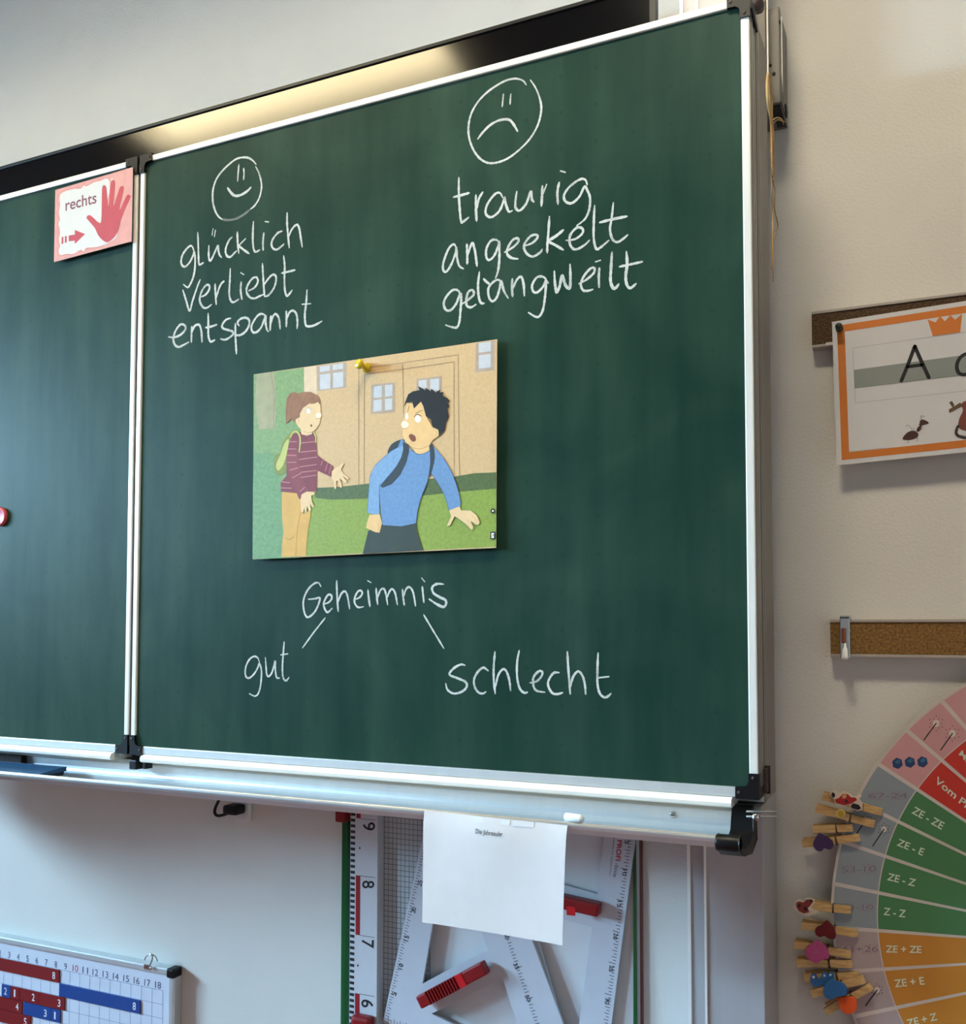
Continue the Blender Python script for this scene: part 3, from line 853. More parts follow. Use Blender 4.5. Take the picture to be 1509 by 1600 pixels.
# ---------------------------------------------------------------- picture card with two children
K0 = crop(370, 510, 3.509); K1 = crop(395, 560, 8.157); K2 = crop(395, 710, 8.157); K3 = crop(560, 590, 6.561); K4 = crop(560, 700, 6.561)
pc = MB()
yp = YB - .009
cn = [bp(x, y, yp) for x, y in ((396.5, 585), (776.5, 530), (774.8, 856), (395, 874))]
M_PEDGE = mat('card edge', (226, 222, 208), .6)
def art(name, c, vary=.10, scale=90, **k):
    return mat('print ' + name, c, .5, vary=vary, scale=scale, spec=.4, **k)
A_WALL = art('house wall', (210, 178, 130), .06, 220)
A_WALL2 = art('house corner', (222, 198, 164), .06)
A_HEDGE = art('hedge', (128, 158, 100), .12, 200)
A_HEDGE2 = art('hedge shade', (160, 158, 120), .10, 60)
A_LAWNB = art('lawn blue green', (112, 152, 102), .14, 200)
A_LAWNS = art('lawn far', (84, 102, 54), .16, 220)
A_LAWN = art('lawn', (138, 160, 64), .12, 220)
A_WIN = art('window frame', (178, 160, 142), .08)
A_PANE = art('window pane', (198, 202, 206), .06)
A_LINE = art('line', (150, 122, 92), .08)
A_SKIN = art('skin', (232, 200, 150), .04)
A_SKIN2 = art('skin boy', (234, 194, 132), .05)
A_SKINL = art('skin light', (252, 234, 204), .02)
A_SKIND = art('skin outline', (198, 146, 92), .05)
A_HAIR = art('brown hair', (150, 102, 64), .14, 80)
A_HAIRD = art('brown hair line', (116, 74, 44), .1)
A_BLACK = art('black hair', (22, 21, 18), .1)
A_MAROON = art('maroon jumper', (128, 54, 62), .10)
A_MAROON2 = art('maroon sleeve', (138, 62, 66), .10)
A_STRIPE = art('jumper stripe', (206, 140, 138), .05)
A_OCHRE = art('ochre trousers', (214, 168, 82), .07, 60)
A_OCHRED = art('ochre fold', (184, 134, 62), .07)
A_BAG = art('green bag', (128, 138, 58), .1)
A_BAGL = art('bag light', (192, 196, 108), .06)
A_BLUE = art('blue jumper', (108, 146, 190), .09, 200)
A_BLUEL = art('blue sleeve', (126, 164, 202), .09, 200)
A_BLUED = art('blue outline', (62, 98, 146), .07)
A_SLATE = art('slate strap', (50, 60, 66), .1)
A_PANTS = art('dark trousers', (54, 64, 54), .16, 30)
A_MOUTH = art('mouth', (128, 70, 48), .05)
A_WHITE = art('white', (250, 248, 240), .01)
A_PUPIL = art('eye line', (90, 76, 66), .02)
pc.slab([[(p.x, p.z) for p in reversed(cn)]], yp, yp + .0012, A_WALL, M_PEDGE)
lay = [0]
def Y_():
    lay[0] += 1
    return yp - .000012 * lay[0]
def P(pts, m, c, curve=False):
    pc.px(c(pts), Y_(), m, curve)
def S(pts, w, m, c):
    pc.stroke(c(pts), w, Y_(), m)
P([(92, 264), (368, 226), (372, 885), (240, 880), (90, 900)], A_HEDGE, K0)
P([(110, 262), (205, 250), (215, 480), (205, 560), (120, 565), (100, 420)], A_HEDGE2, K0)
P([(368, 226), (436, 216), (440, 500), (370, 560)], A_WALL2, K0)
P([(92, 700), (170, 690), (230, 720), (240, 900), (330, 910), (340, 1268), (86, 1276), (88, 900)], A_LAWNB, K0)
P([(440, 885), (560, 880), (720, 862), (900, 848), (1060, 835), (1200, 822), (1300, 805), (1422, 800), (1421, 1208), (700, 1243), (345, 1262), (350, 1000)], A_LAWN, K0)
P([(436, 885), (560, 880), (720, 862), (900, 848), (1060, 835), (1200, 822), (1300, 805), (1422, 800), (1421, 890), (1240, 905), (1050, 925), (720, 945), (520, 950), (430, 940)], A_LAWNS, K0)
S([(188, 255), (205, 400), (200, 560)], 1.0, A_LINE, K0)
P([(437, 218), (600, 196), (602, 335), (440, 355)], A_WIN, K0)
for q in ([(455, 220), (510, 212), (510, 242), (455, 250)], [(525, 210), (582, 202), (582, 232), (525, 240)], [(455, 265), (512, 258), (512, 340), (455, 347)], [(527, 256), (583, 249), (583, 330), (527, 338)]):
    P(q, A_PANE, K0)
P([(1310, 92), (1414, 76), (1412, 240), (1306, 252)], A_WIN, K0)
for q in ([(1326, 92), (1392, 82), (1392, 136), (1326, 144)], [(1326, 158), (1392, 150), (1392, 224), (1326, 232)]):
    P(q, A_PANE, K0)
for q in ([(668, 870), (668, 600), (668, 234)], [(668, 234), (940, 195), (1213, 156)], [(1213, 156), (1216, 500), (1220, 820)], [(697, 866), (698, 600), (700, 264)], [(700, 264), (940, 230), (1190, 194)], [(1190, 194), (1190, 500), (1192, 826)], [(908, 206), (911, 340), (913, 480)], [(912, 620), (912, 700)]):
    S(q, .9, A_LINE, K0)
P([(737, 320), (864, 306), (864, 468), (732, 480)], A_WIN, K0)
for q in ([(752, 330), (795, 325), (795, 388), (750, 393)], [(812, 322), (852, 318), (852, 380), (812, 386)], [(750, 405), (795, 400), (793, 462), (748, 467)], [(812, 398), (850, 394), (850, 455), (812, 460)]):
    P(q, A_PANE, K0)
P([(985, 288), (1120, 273), (1120, 360), (985, 370)], A_WIN, K0)
for q in ([(997, 298), (1040, 293), (1040, 350), (997, 355)], [(1060, 290), (1108, 285), (1108, 352), (1060, 352)]):
    P(q, A_PANE, K0)
# girl
P([(290, 585), (330, 568), (352, 590), (310, 640), (285, 770), (240, 815), (212, 800), (203, 750), (212, 705), (240, 690), (248, 640)], A_BAG, K0, True)
P([(262, 640), (285, 625), (262, 740), (228, 790), (215, 760), (240, 700)], A_BAGL, K0, True)
P([(368, 480), (560, 490), (610, 560), (640, 760), (740, 700), (735, 780), (700, 1000), (682, 1150), (680, 1296), (362, 1312), (372, 1150), (388, 1000), (370, 760)], A_OCHRE, K2)
S([(610, 740), (575, 900), (560, 1050), (545, 1296)], 1.2, A_OCHRED, K2)
S([(430, 1070), (470, 1085), (520, 1050)], 1.2, A_OCHRED, K2)
P([(300, 592), (345, 580), (430, 580), (437, 640), (440, 705), (480, 735), (530, 768), (518, 825), (440, 790), (438, 905), (400, 905), (345, 945), (330, 915), (240, 905), (240, 855), (272, 820), (275, 690)], A_MAROON, K0)
P([(440, -10), (560, -10), (590, 180), (640, 330), (700, 430), (690, 490), (600, 570), (550, 470), (470, 290), (430, 170)], A_MAROON2, K2, True)
for q in ([(284, 632), (328, 632)], [(345, 640), (425, 632)], [(278, 672), (325, 672)], [(345, 690), (440, 680)], [(276, 706), (325, 708)], [(340, 730), (440, 716)], [(276, 745), (325, 745)], [(345, 770), (437, 757)], [(290, 788), (336, 775)], [(350, 800), (437, 790)], [(305, 830), (350, 805)], [(352, 828), (437, 815)], [(245, 852), (290, 857)], [(241, 885), (300, 887)], [(345, 905), (372, 882)], [(472, 735), (460, 762)], [(497, 750), (485, 792)], [(517, 765), (505, 808)]):
    S(q, 1.1, A_STRIPE, K0)
S([(480, 1000), (510, 945), (560, 935), (600, 1000), (600, 1100), (590, 1190)], 2.8, A_BAGL, K1)
S([(770, 930), (800, 1000), (800, 1070)], 2.2, A_BAGL, K1)
P([(610, 870), (760, 890), (755, 965), (685, 985), (618, 965)], A_SKIN, K1)
P([(600, 620), (700, 570), (830, 545), (858, 600), (862, 680), (878, 730), (858, 768), (850, 830), (800, 900), (730, 940), (650, 925), (580, 870), (545, 800), (560, 755), (600, 745)], A_SKIN, K1, True)
P([(800, 715), (840, 690), (872, 720), (852, 755), (812, 752)], A_SKINL, K1, True)
S([(640, 930), (730, 945), (800, 905)], .7, A_SKIND, K1)
S([(808, 770), (855, 765)], .7, A_SKIND, K1)
pc.pxell(K1([(706, 668)])[0], 3.6, 4.2, Y_(), A_WHITE)
S([(680, 690), (690, 640), (720, 630), (738, 660)], .5, A_PUPIL, K1)
S([(840, 575), (858, 600)], 1.0, A_WHITE, K1)
pc.pxell(K1([(744, 856)])[0], 1.6, 1.9, Y_(), A_MOUTH)
pc.pxell(K1([(577, 795)])[0], 3.4, 5.4, Y_(), A_SKIN)
S([(575, 775), (590, 800), (580, 825)], .7, A_SKIND, K1)
P([(420, 835), (418, 650), (430, 510), (480, 440), (540, 428), (570, 448), (640, 428), (740, 428), (820, 470), (858, 540), (856, 600), (830, 555), (780, 580), (720, 575), (640, 630), (600, 700), (590, 752), (548, 775), (530, 822), (490, 755), (470, 790)], A_HAIR, K1)
for q in ([(560, 470), (500, 560), (490, 740)], [(700, 440), (640, 560), (600, 680)], [(780, 460), (760, 520), (740, 580)], [(480, 460), (440, 600), (430, 800)]):
    S(q, .6, A_HAIRD, K1)
P([(1005, 215), (1060, 165), (1090, 160), (1140, 108), (1158, 122), (1122, 190), (1140, 230), (1225, 305), (1212, 325), (1135, 268), (1198, 345), (1180, 368), (1108, 305), (1138, 418), (1115, 428), (1080, 335), (1062, 340), (1062, 438), (1040, 438), (1030, 340), (1003, 300)], A_SKIN, K2)
P([(620, 510), (690, 472), (788, 485), (782, 518), (742, 522), (752, 600), (784, 668), (760, 675), (722, 625), (742, 712), (720, 728), (690, 655), (682, 745), (660, 745), (655, 665), (642, 738), (618, 738), (604, 600)], A_SKIN, K2)
# boy
P([(300, 785), (325, 700), (390, 650), (470, 636), (480, 700), (400, 760)], A_SLATE, K3, True)
P([(100, 850), (240, 780), (590, 760), (600, 850), (630, 950), (662, 1048), (43, 1084)], A_PANTS, K4)
P([(440, 600 - 700), (520, 0), (580, 55), (700, 45), (760, -20), (740, 150), (705, 350), (645, 500), (610, 620), (588, 770), (440, 802), (250, 790), (232, 700), (212, 400), (300, 250)], A_BLUE, K4)
P([(430, 90), (340, 250), (222, 390), (250, 408), (340, 372), (430, 275), (495, 140), (520, 0), (470, -40), (455, 30)], A_SLATE, K4)
P([(450, -30), (330, 35), (180, 170), (122, 280), (105, 450), (90, 662), (150, 680), (216, 680), (214, 400), (240, 365), (330, 260), (390, 185), (440, 90), (460, 10)], A_BLUEL, K4)
S([(330, 35), (180, 170), (122, 280), (105, 450), (90, 662)], .8, A_BLUED, K4)
S([(216, 680), (214, 400), (240, 365), (330, 260), (390, 185)], .9, A_BLUED, K4)
P([(770, -10), (800, 15), (870, 100), (950, 240), (1010, 400), (1048, 560), (1040, 600), (985, 622), (928, 638), (880, 480), (820, 370), (740, 250), (760, 150)], A_BLUE, K4)
S([(740, 250), (820, 370), (880, 480), (928, 636)], .9, A_BLUED, K4)
S([(870, 100), (950, 240), (1010, 400), (1048, 560)], .7, A_BLUED, K4)
S([(705, 350), (645, 500), (610, 620), (588, 770)], .7, A_BLUED, K4)
P([(715, -60), (765, -30), (782, 100), (755, 230), (730, 290), (718, 290), (735, 150), (730, 20)], A_SLATE, K4, True)
P([(455, 660), (510, 680), (520, 760), (480, 900), (430, 900), (460, 770)], A_SLATE, K3)
P([(555, 715), (725, 690), (722, 755), (650, 785), (585, 778)], A_SKIN2, K3)
S([(540, 740), (600, 782), (660, 782), (735, 745)], 1.0, A_BLUED, K3)
P([(495, 260), (560, 270), (650, 250), (690, 390), (750, 500), (800, 515), (822, 560), (815, 600), (760, 640), (730, 690), (640, 728), (560, 718), (480, 665), (452, 590), (455, 525), (440, 480), (450, 445), (475, 400), (480, 330)], A_SKIN2, K3)
S([(560, 720), (640, 730), (730, 692)], .9, A_SKIND, K3)
P([(438, 470), (468, 442), (512, 470), (505, 508), (460, 518), (442, 500)], A_SKINL, K3, True)
S([(450, 520), (490, 524), (512, 500)], .8, A_SKIND, K3)
pc.pxell(K3([(608, 424)])[0], 4.8, 5.6, Y_(), A_WHITE)
S([(570, 405), (600, 375), (642, 395)], 1.2, A_PUPIL, K3)
S([(585, 365), (655, 335)], .8, A_PUPIL, K3)
pc.pxell(K3([(494, 398)])[0], 2.2, 5.2, Y_(), A_WHITE)
S([(505, 350), (520, 285)], .8, A_PUPIL, K3)
P([(515, 598), (540, 578), (580, 600), (588, 640), (565, 658), (535, 640)], A_MOUTH, K3, True)
S([(530, 665), (555, 685)], .6, A_SKIND, K3)
P([(462, 302), (490, 220), (510, 170), (560, 140), (625, 128), (610, 88), (690, 128), (680, 100), (740, 138), (745, 112), (790, 152), (838, 120), (832, 152), (872, 148), (862, 185), (910, 210), (940, 245), (908, 250), (930, 290), (912, 320), (925, 400), (895, 460), (882, 540), (825, 605), (818, 535), (760, 508), (740, 430), (690, 392), (670, 300), (640, 245), (568, 318), (550, 245), (495, 255)], A_BLACK, K3)
pc.pxell(K3([(790, 570)])[0], 4.9, 7.0, Y_(), A_SKIN2)
S([(785, 545), (805, 570), (780, 600)], .7, A_SKIND, K3)
P([(112, 685), (216, 680), (242, 770), (215, 868), (170, 862), (78, 820), (85, 770)], A_SKIN2, K4)
S([(195, 770), (210, 810), (200, 850)], .6, A_SKIND, K4)
P([(930, 640), (1035, 598), (1052, 640), (1150, 640), (1210, 690), (1242, 760), (1230, 788), (1200, 785), (1150, 745), (1178, 820), (1160, 838), (1100, 780), (1020, 720), (985, 700), (940, 792), (905, 802), (950, 700)], A_SKIN, K4)
S([(1110, 735), (1160, 780)], .5, A_SKIND, K4)
S([(1160, 690), (1215, 745)], .5, A_SKIND, K4)
pc.pxell(K4([(1377, 645)])[0], 3.6, 4.0, Y_(), M_INK)
pc.pxell(K4([(1377, 645)])[0], 1.4, 1.6, Y_(), A_WHITE)
P([(1352, 860), (1402, 856), (1400, 932), (1350, 936)], M_INK, K4)
P([(1362, 872), (1390, 870), (1388, 922), (1362, 924)], A_WHITE, K4)
S([(1368, 915), (1380, 885), (1386, 900)], .8, M_INK, K4)
for k in range(26):
    y0_ = 420 - 700 + k * 27
    if 590 < y0_ + 100 < 690:
        continue
    S([(1383, y0_), (1383, y0_ + 14)], .55, A_LINE, K4)
tag(pc.build('picture_card'), 'coloured picture card of a girl and a black-haired boy outside a house', 'picture')

# yellow magnet pin holding the picture card
pp = bp(569, 573, yp - .001)
pm = MB()
M_YEL = mat('yellow plastic', (206, 176, 22), .3)
pm.lathe((pp.x + .006, yp - .0032, pp.z - .003), (-.15, -1, .1), [(0, .0078), (.003, .0072), (.006, .0042), (.012, .0038), (.016, .007), (.019, .0072), (.0205, .0058)], M_YEL, 20)
tag(pm.build('push_magnet'), 'small yellow push magnet at the top of the picture card', 'magnet')

# red magnet at the left
rp_ = bp(-2, 807, YB - .006)
rm = MB().lathe((rp_.x, YB, rp_.z), (0, -1, 0), [(0, .0165), (.004, .0168), (.0062, .0155), (.0066, .0138), (.0058, .0125), (.0058, .002)], mat('dull red plastic', (196, 66, 76), .45), 28)
tag(rm.build('round_magnet'), 'round red magnet on the left wing of the chalkboard', 'magnet')

# ---------------------------------------------------------------- on the tray
sp = MB()
ye0, ye1 = yb - .088, yb - .02
xe1 = bp(105, 1201, yb - .018).x
M_SPB = mat('blue lid', (14, 66, 108), .5, vary=.1)
M_SPD = mat('dark felt', (18, 26, 38), .9, vary=.2)
e = thing('board_eraser', 'flat blue board eraser lying in the chalk tray at the left', 'eraser', (xe1 - .09, -.29, 1.14))
MB().extrude_x([(yb - .024, 1.1425), (yb - .084, 1.1425), (yb - .086, 1.1475), (yb - .022, 1.150)], xe1 - .19, xe1 - .002, M_SPD).build('felt_pad', e)
sp.extrude_x([(yb - .020, 1.150), (yb - .087, 1.1475), (yb - .087, 1.150), (yb - .03, 1.1555), (yb - .020, 1.1555)], xe1 - .192, xe1, M_SPB)
sp.build('eraser_back', e, bevel=.001)
dkx = bp(36, 1185, yb - .01).x
tag(MB().box(dkx - .12, dkx, yb - .0135, yb - .001, 1.150, 1.1675, mat('brown black sponge', (46, 36, 32), .9, vary=.3, scale=120), .002).build('bar'), 'dark brown piece standing against the tray back behind the blue eraser', 'bar')  # plain dark brown piece at the left of the tray back
ch = MB()
c0, c1 = bp(884, 1271, yb - .092), bp(911, 1277, yb - .092)
zc = 1.1604
ch.lathe((c0.x, yb - .094, zc), (1, -.18, 0), [(0, .0042), (.0008, .0052), (.022, .0052), (.0245, .0036)], mat('chalk stick', (226, 238, 242), .9), 12)
tag(ch.build('chalk_stick'), 'short white stick of chalk resting on the tray lip', 'chalk')

# sheet of paper hanging from the tray
pa_ = MB()
yq = yb - .108
ql = [bp(661, 1267, yq), bp(884.5, 1291, yq), bp(881, 1475, yq), bp(663, 1439, yq)]
nx, nz = 14, 10
vs, fs = [], []
def sheet(u, v):
    top_ = ql[0].lerp(ql[1], u); bot = ql[3].lerp(ql[2], u)
    p = top_.lerp(bot, v)
    y = yq + .0015 * math.sin(u * 9 + v * 2) * (1 - v) - .006 * v + .003 * math.sin(u * 3.1) * v
    if v < .12:
        y += (.12 - v) * .03
    return Vector((p.x, y, p.z))
for j in range(nz + 1):
    for i in range(nx + 1):
        vs.append(tuple(sheet(i / nx, j / nz)))
n_ = len(vs)
vs += [(p[0], p[1] + .0003, p[2]) for p in vs]
for j in range(nz):
    for i in range(nx):
        a = j * (nx + 1) + i
        fs.append((a, a + nx + 1, a + nx + 2, a + 1))
        fs.append((n_ + a, n_ + a + 1, n_ + a + nx + 2, n_ + a + nx + 1))
pa_.add(vs, fs, M_PAPER, True)
# printed heading, following the sheet
tv, tf = text_polys('Die Jahresuhr', .004)
tx = []
for (x, y) in tv:
    u0, u1, v0, v1 = .385, .575, .16, .105
    u = u0 + (u1 - u0) * x
    v = v0 + .002 + (v1 - v0) * y
    p = sheet(u, v); tx.append((p.x, p.y - .0004, p.z))
pa_.add(tx, tf, M_INK)
po = pa_.build('paper_sheet')
tag(po, 'white paper sheet headed Die Jahresuhr, hanging from the chalk tray', 'paper')
M_TAPE = mat('adhesive tape', (222, 226, 230), .15, spec=.6)
for u0, u1 in ((.36, .62), (.64, .78)):
    t = MB()
    a, b, c, d = sheet(u0, .0), sheet(u1, .0), sheet(u1, .045), sheet(u0, .05)
    o = Vector((0, -.0006, 0))
    t.add([tuple(q + o) for q in (a, d, c, b)] + [tuple(q + o * .3) for q in (a, d, c, b)], [(0, 1, 2, 3), (7, 6, 5, 4), (0, 4, 5, 1), (1, 5, 6, 2), (2, 6, 7, 3), (3, 7, 4, 0)], M_TAPE)
    t.build('tape_strip', po, label='clear glossy tape')

# ---------------------------------------------------------------- wall socket with plug
so = bp(376, 1262, -.01)
soc = thing('wall_socket', 'white double wall socket under the chalk tray', 'socket', (so.x, 0, so.z))
MB().box(so.x - .016, so.x + .02, -.012, 0, so.z - .024, so.z + .07, M_WHITE, .003).build('cover_plate', soc)
for dz in (.042,):
    MB().lathe((so.x + .002, -.0125, so.z + .028), (0, -1, 0), [(0, .0135), (.0006, .013)], M_DBROWN, 20).build('outlet', soc)
pg = thing('power_plug', 'black angled power plug with a looping cable in the wall socket', 'plug', (so.x, -.02, so.z))
b = MB()
b.box(so.x - .017, so.x + .015, -.042, -.0125, so.z - .009, so.z + .009, M_BLACK, .006)
b.build('plug_body', pg)
MB().tube(smooth([tuple(bp(x, y, -.028)) for x, y in ((362, 1268), (350, 1273), (340, 1274.5), (335.5, 1270), (336.5, 1262), (341, 1252), (347, 1238), (352, 1215))], 6), .0028, M_BLACK, 8).build('cable', pg)

# ---------------------------------------------------------------- drawing instruments on the wall
rk = thing('instrument_panel', 'white wall panel with glossy green edges holding the drawing instruments', 'panel', (.5, 0, .9))
M_PANEL = mat('panel white', (214, 216, 218), .45, vary=.02)
gx0, gx1 = bp(535, 1440, -.01).x, bp(545.5, 1440, -.01).x
hx0, hx1 = bp(990, 1500, -.006).x, bp(999, 1500, -.006).x
zt = bp(545, 1262, -.01).z + .03
MB().box(gx0 + .006, hx0 + .003, -.006, 0, .32, zt, M_PANEL).build('back_sheet', rk)
g = MB().box(gx0, gx1, -.016, 0, .32, zt, M_GREEN, .004)
g.build('green_edge', rk, label='glossy green edge strip')
g = MB()
g.slab([[(hx0 - .002, .32), (hx1 - .003, .32), (bp(992, 1315, -.006).x + .0025, zt), (bp(992, 1315, -.006).x - .001, zt)]], -.012, 0, M_GREEN)
g.build('green_edge', rk, label='narrow green edge strip')
MB().box(hx1 - .004, hx1 + .001, -.008, 0, .32, zt, M_WHITE2).build('white_trim', rk)
MB().box(hx1 + .001, hx1 + .0045, -.007, 0, .32, zt, mat('brown trim', (110, 62, 56), .5)).build('brown_trim', rk, label='thin brown trim')
hd = bp(536, 1276, -.03)
MB().box(hd.x - .009, hd.x + .010, -.042, -.004, hd.z - .008, hd.z + .03, M_RED, .003).build('corner_clip', rk, label='red plastic clip')

# metre ruler
ru = thing('metre_ruler', 'white board ruler with checkered edge and red decimetre bars, beside the green edge', 'ruler', (.28, -.02, .8))
yr = -.030
ra, rb_ = bp(546.5, 1440, yr).x, bp(589, 1440, yr).x
rbd = MB().box(ra, rb_, yr, -.008, .36, 1.12, mat('ruler white', (206, 208, 212), .35, vary=.01))
zA = bp(575, 1281, yr).z; zB = bp(575, 1570 - 10, yr).z
z9 = bp(576, 1280.5, yr).z; z8 = bp(576, 1370, yr).z; z7 = bp(576, 1463.5, yr).z; z6 = bp(576, 1555.5, yr).z
dz = (z9 - z6) / 3
xk0, xk1 = bp(547, 1440, yr).x, bp(554, 1440, yr).x
xr0, xr1 = bp(555.5, 1440, yr).x, bp(562.5, 1440, yr).x
for k in range(0, 80):
    z = z9 + dz * .5 - k * dz / 10 - .006
    if z < .37 or z > 1.11:
        continue
    zz = z
    rbd.flat([[(xk0, zz), (xk1, zz), (xk1, zz + dz / 20), (xk0, zz + dz / 20)]], yr - .0002, M_INK)
for a, b in ((z9 + .05, z9 + .0005), (z8, z7), (z6, z6 - dz), (z6 - 2 * dz, z6 - 3 * dz + .01)):
    rbd.flat([[(xr0, b), (xr1, b), (xr1, a), (xr0, a)]], yr - .0002, M_REDP)
for z in (z9, z8, z7, z6, z6 - dz):
    rbd.flat([[(xr1, z - .0004), (rb_ - .004, z - .0004), (rb_ - .004, z + .0004), (xr1, z + .0004)]], yr - .0002, M_INK)
def digit(s, c, px_):
    # digits lie on their side: their top points to the right
    vs_, fs_ = text_polys(s, .012)
    a, b, c2 = px_
    rbd.text(s, a, b, c2, yr - .0003, M_INK, .012)
digit('9', None, ((566.5, 1285), (566.5, 1298), (586, 1284.5)))
digit('8', None, ((566, 1376), (565.5, 1388), (585, 1376)))
digit('7', None, ((565, 1467), (564.5, 1480), (584, 1469)))
digit('6', None, ((564.5, 1561), (564, 1573.5), (583.5, 1563)))
for q in ((561.5, 1324.5), (558.5, 1508)):
    rbd.px([(q[0] - 1.2, q[1] + 2), (q[0] + 2, q[1] + 2), (q[0] + .4, q[1] - 2.5)], yr - .0003, M_INK)
rbd.build('ruler_body', ru)
hz = bp(575, 1588, yr - .01).z
MB().box(xr1 - .006, rb_ - .002, yr - .02, yr, hz - .09, hz, M_RED, .006).build('handle', ru, label='red handle')

# narrow grid sheet beside the ruler
gd = MB()
ga, gb = bp(597.5, 1440, -.009).x, bp(672, 1330, -.009).x
gd.box(ga, gb, -.0095, -.006, .40, 1.11, mat('grid sheet', (186, 194, 196), .4))
M_GRID = mat('grid lines', (112, 124, 130), .5)
x = ga + .003
while x < gb:
    gd.flat([[(x, .41), (x + .0011, .41), (x + .0011, 1.105), (x, 1.105)]], -.0097, M_GRID); x += .0080
z = .41
while z < 1.105:
    gd.flat([[(ga + .001, z), (gb - .001, z), (gb - .001, z + .0011), (ga + .001, z + .0011)]], -.00972, M_GRID); z += .0088
tag(gd.build('grid_sheet'), 'grey gridded plastic sheet between the metre ruler and the set square', 'grid sheet')

def px_loop(pts, Y):
    return [(bp(x, y, Y).x, bp(x, y, Y).z) for x, y in pts]
def edge_ticks(mb, a, b, n, inward, Y, m, longer=5):
    """Centimetre marks from photo pixel a to b."""
    A, B = bp(*a, Y), bp(*b, Y)
    d = (B - A).normalized(); nn = Vector((-d.z, 0, d.x)) * inward
    for i in range(n + 1):
        p = A.lerp(B, i / n); l = .011 if i % longer == 0 else .0075
        if i % 2 == 1 and longer == 10:
            l = .005
        q0 = p + nn * .002; q1 = p + nn * (.002 + l); w = d * .0006
        mb.add([tuple(q0 - w), tuple(q0 + w), tuple(q1 + w), tuple(q1 - w)], [(0, 1, 2, 3)], m)

M_SQ = mat('set square plastic', (200, 204, 212), .32, vary=.015)
# set square with the ribbed red handle (in front)
sa = thing('set_square', 'white set square with a ribbed red handle, under the paper sheet', 'set square', (.55, -.02, .8), 'set squares')
ya = -.024
bA = MB()
bA.slab([px_loop([(598, 1597), (914, 1692), (701, 1120)], ya), px_loop([(660, 1537), (762, 1484), (699, 1303)], ya), px_loop([(674, 1584), (785, 1528), (826, 1657)], ya)], ya, ya + .005, M_SQ)
edge_ticks(bA, (600, 1590), (662, 1306), 66, -1, ya - .0002, M_INKG, 10)
edge_ticks(bA, (788, 1465), (862, 1680), 44, 1, ya - .0002, M_INKG, 10)
edge_ticks(bA, (606, 1599), (740, 1639), 28, 1, ya - .0002, M_INKG, 10)
for s, (cx_, cy_) in (('25', (655, 1381)), ('20', (645, 1423)), ('15', (634, 1467)), ('10', (625, 1511)), ('5', (614.5, 1554))):
    h = 4.5 if len(s) == 2 else 2.5
    bA.text(s, (cx_ + 3.5, cy_ + h), (cx_ + 5.5, cy_ - h), (cx_ - 3.5, cy_ + h - 2), ya - .0003, M_INK, .012)
for s, (cx_, cy_) in (('40', (790.5, 1463)), ('35', (806, 1510)), ('30', (824, 1560))):
    bA.text(s, (cx_ - 4.8, cy_ - 3.5), (cx_ - .5, cy_ + 5.5), (cx_ + 1.5, cy_ - 6.0), ya - .0003, M_INK, .012)
bA.build('triangle_plate', sa)
hb = MB()
def oriented_box(mb, a, b, w, y0, y1, m, bev=.002):
    """Box whose long axis runs from a to b (x, z), width w, between depths y0 and y1."""
    A = Vector((a[0], 0, a[1])); B = Vector((b[0], 0, b[1])); d = (B - A); L = d.length; d.normalize(); nn = Vector((-d.z, 0, d.x))
    bm = bmesh.new(); bmesh.ops.create_cube(bm, size=1)
    for v in bm.verts:
        p = (A + B) / 2 + d * (v.co.x * L) + nn * (v.co.z * w)
        v.co = Vector((p.x, (y0 + y1) / 2 + v.co.y * (y1 - y0), p.z))
    if bev:
        bmesh.ops.bevel(bm, geom=bm.edges[:], offset=bev, segments=2, affect='EDGES', profile=.6)
    mb.bm(bm, m)
yh = ya - .022
pA = bp(653, 1568, yh); pB = bp(756, 1513, yh)
oriented_box(hb, (pA.x, pA.z), (pB.x, pB.z), .021, yh, ya - .006, M_RED, .003)
d = (pB - pA)
for k in range(11):
    q = pA + d * (.15 + .042 * k)
    q2 = q + d * .018
    nrm = Vector((-d.z, 0, d.x)).normalized()
    oriented_box(hb, (q.x, q.z), (q2.x, q2.z), .0215, yh - .0034, yh + .002, M_RED, .0008)
oriented_box(hb, tuple((pA + d * .6)[i] for i in (0, 2)), tuple((pA + d * .7)[i] for i in (0, 2)), .0212, yh - .001, yh + .002, mat('bright red plastic', (212, 24, 34), .35), .0004)
for t in (.22, .8):
    q = pA + d * t
    hb.box(q.x - .006, q.x + .006, ya - .007, ya, q.z - .005, q.z + .005, M_RED)
hb.build('handle', sa, label='ribbed red handle')
# set square behind, red lettering
sb = thing('set_square', 'white set square with red lettering, half hidden behind the paper sheet', 'set square', (.7, -.015, .8), 'set squares')
y2 = -.017
bB = MB()
bB.slab([px_loop([(925, 1831), (701, 1190), (1008, 1190)], y2), px_loop([(933, 1397), (792, 1358), (770, 1235), (952, 1235)], y2), px_loop([(925, 1449), (826, 1421), (896, 1662)], y2)], y2, y2 + .005, M_SQ)
edge_ticks(bB, (989, 1310), (951, 1605), 60, -1, y2 - .0002, M_INKG, 10)
for s, (cx_, cy_) in (('5', (979, 1315)), ('10', (975.5, 1363)), ('15', (967.5, 1412)), ('20', (961.5, 1462.5)), ('25', (955, 1513)), ('30', (948.5, 1564))):
    h = 5.0 if len(s) == 2 else 2.6
    bB.text(s, (cx_ - 2.6, cy_ - h), (cx_ - 4.2, cy_ + h), (cx_ + 4.2, cy_ - h + 1), y2 - .0003, M_INK, .012)
cX = crop(800, 1290, 5.16)
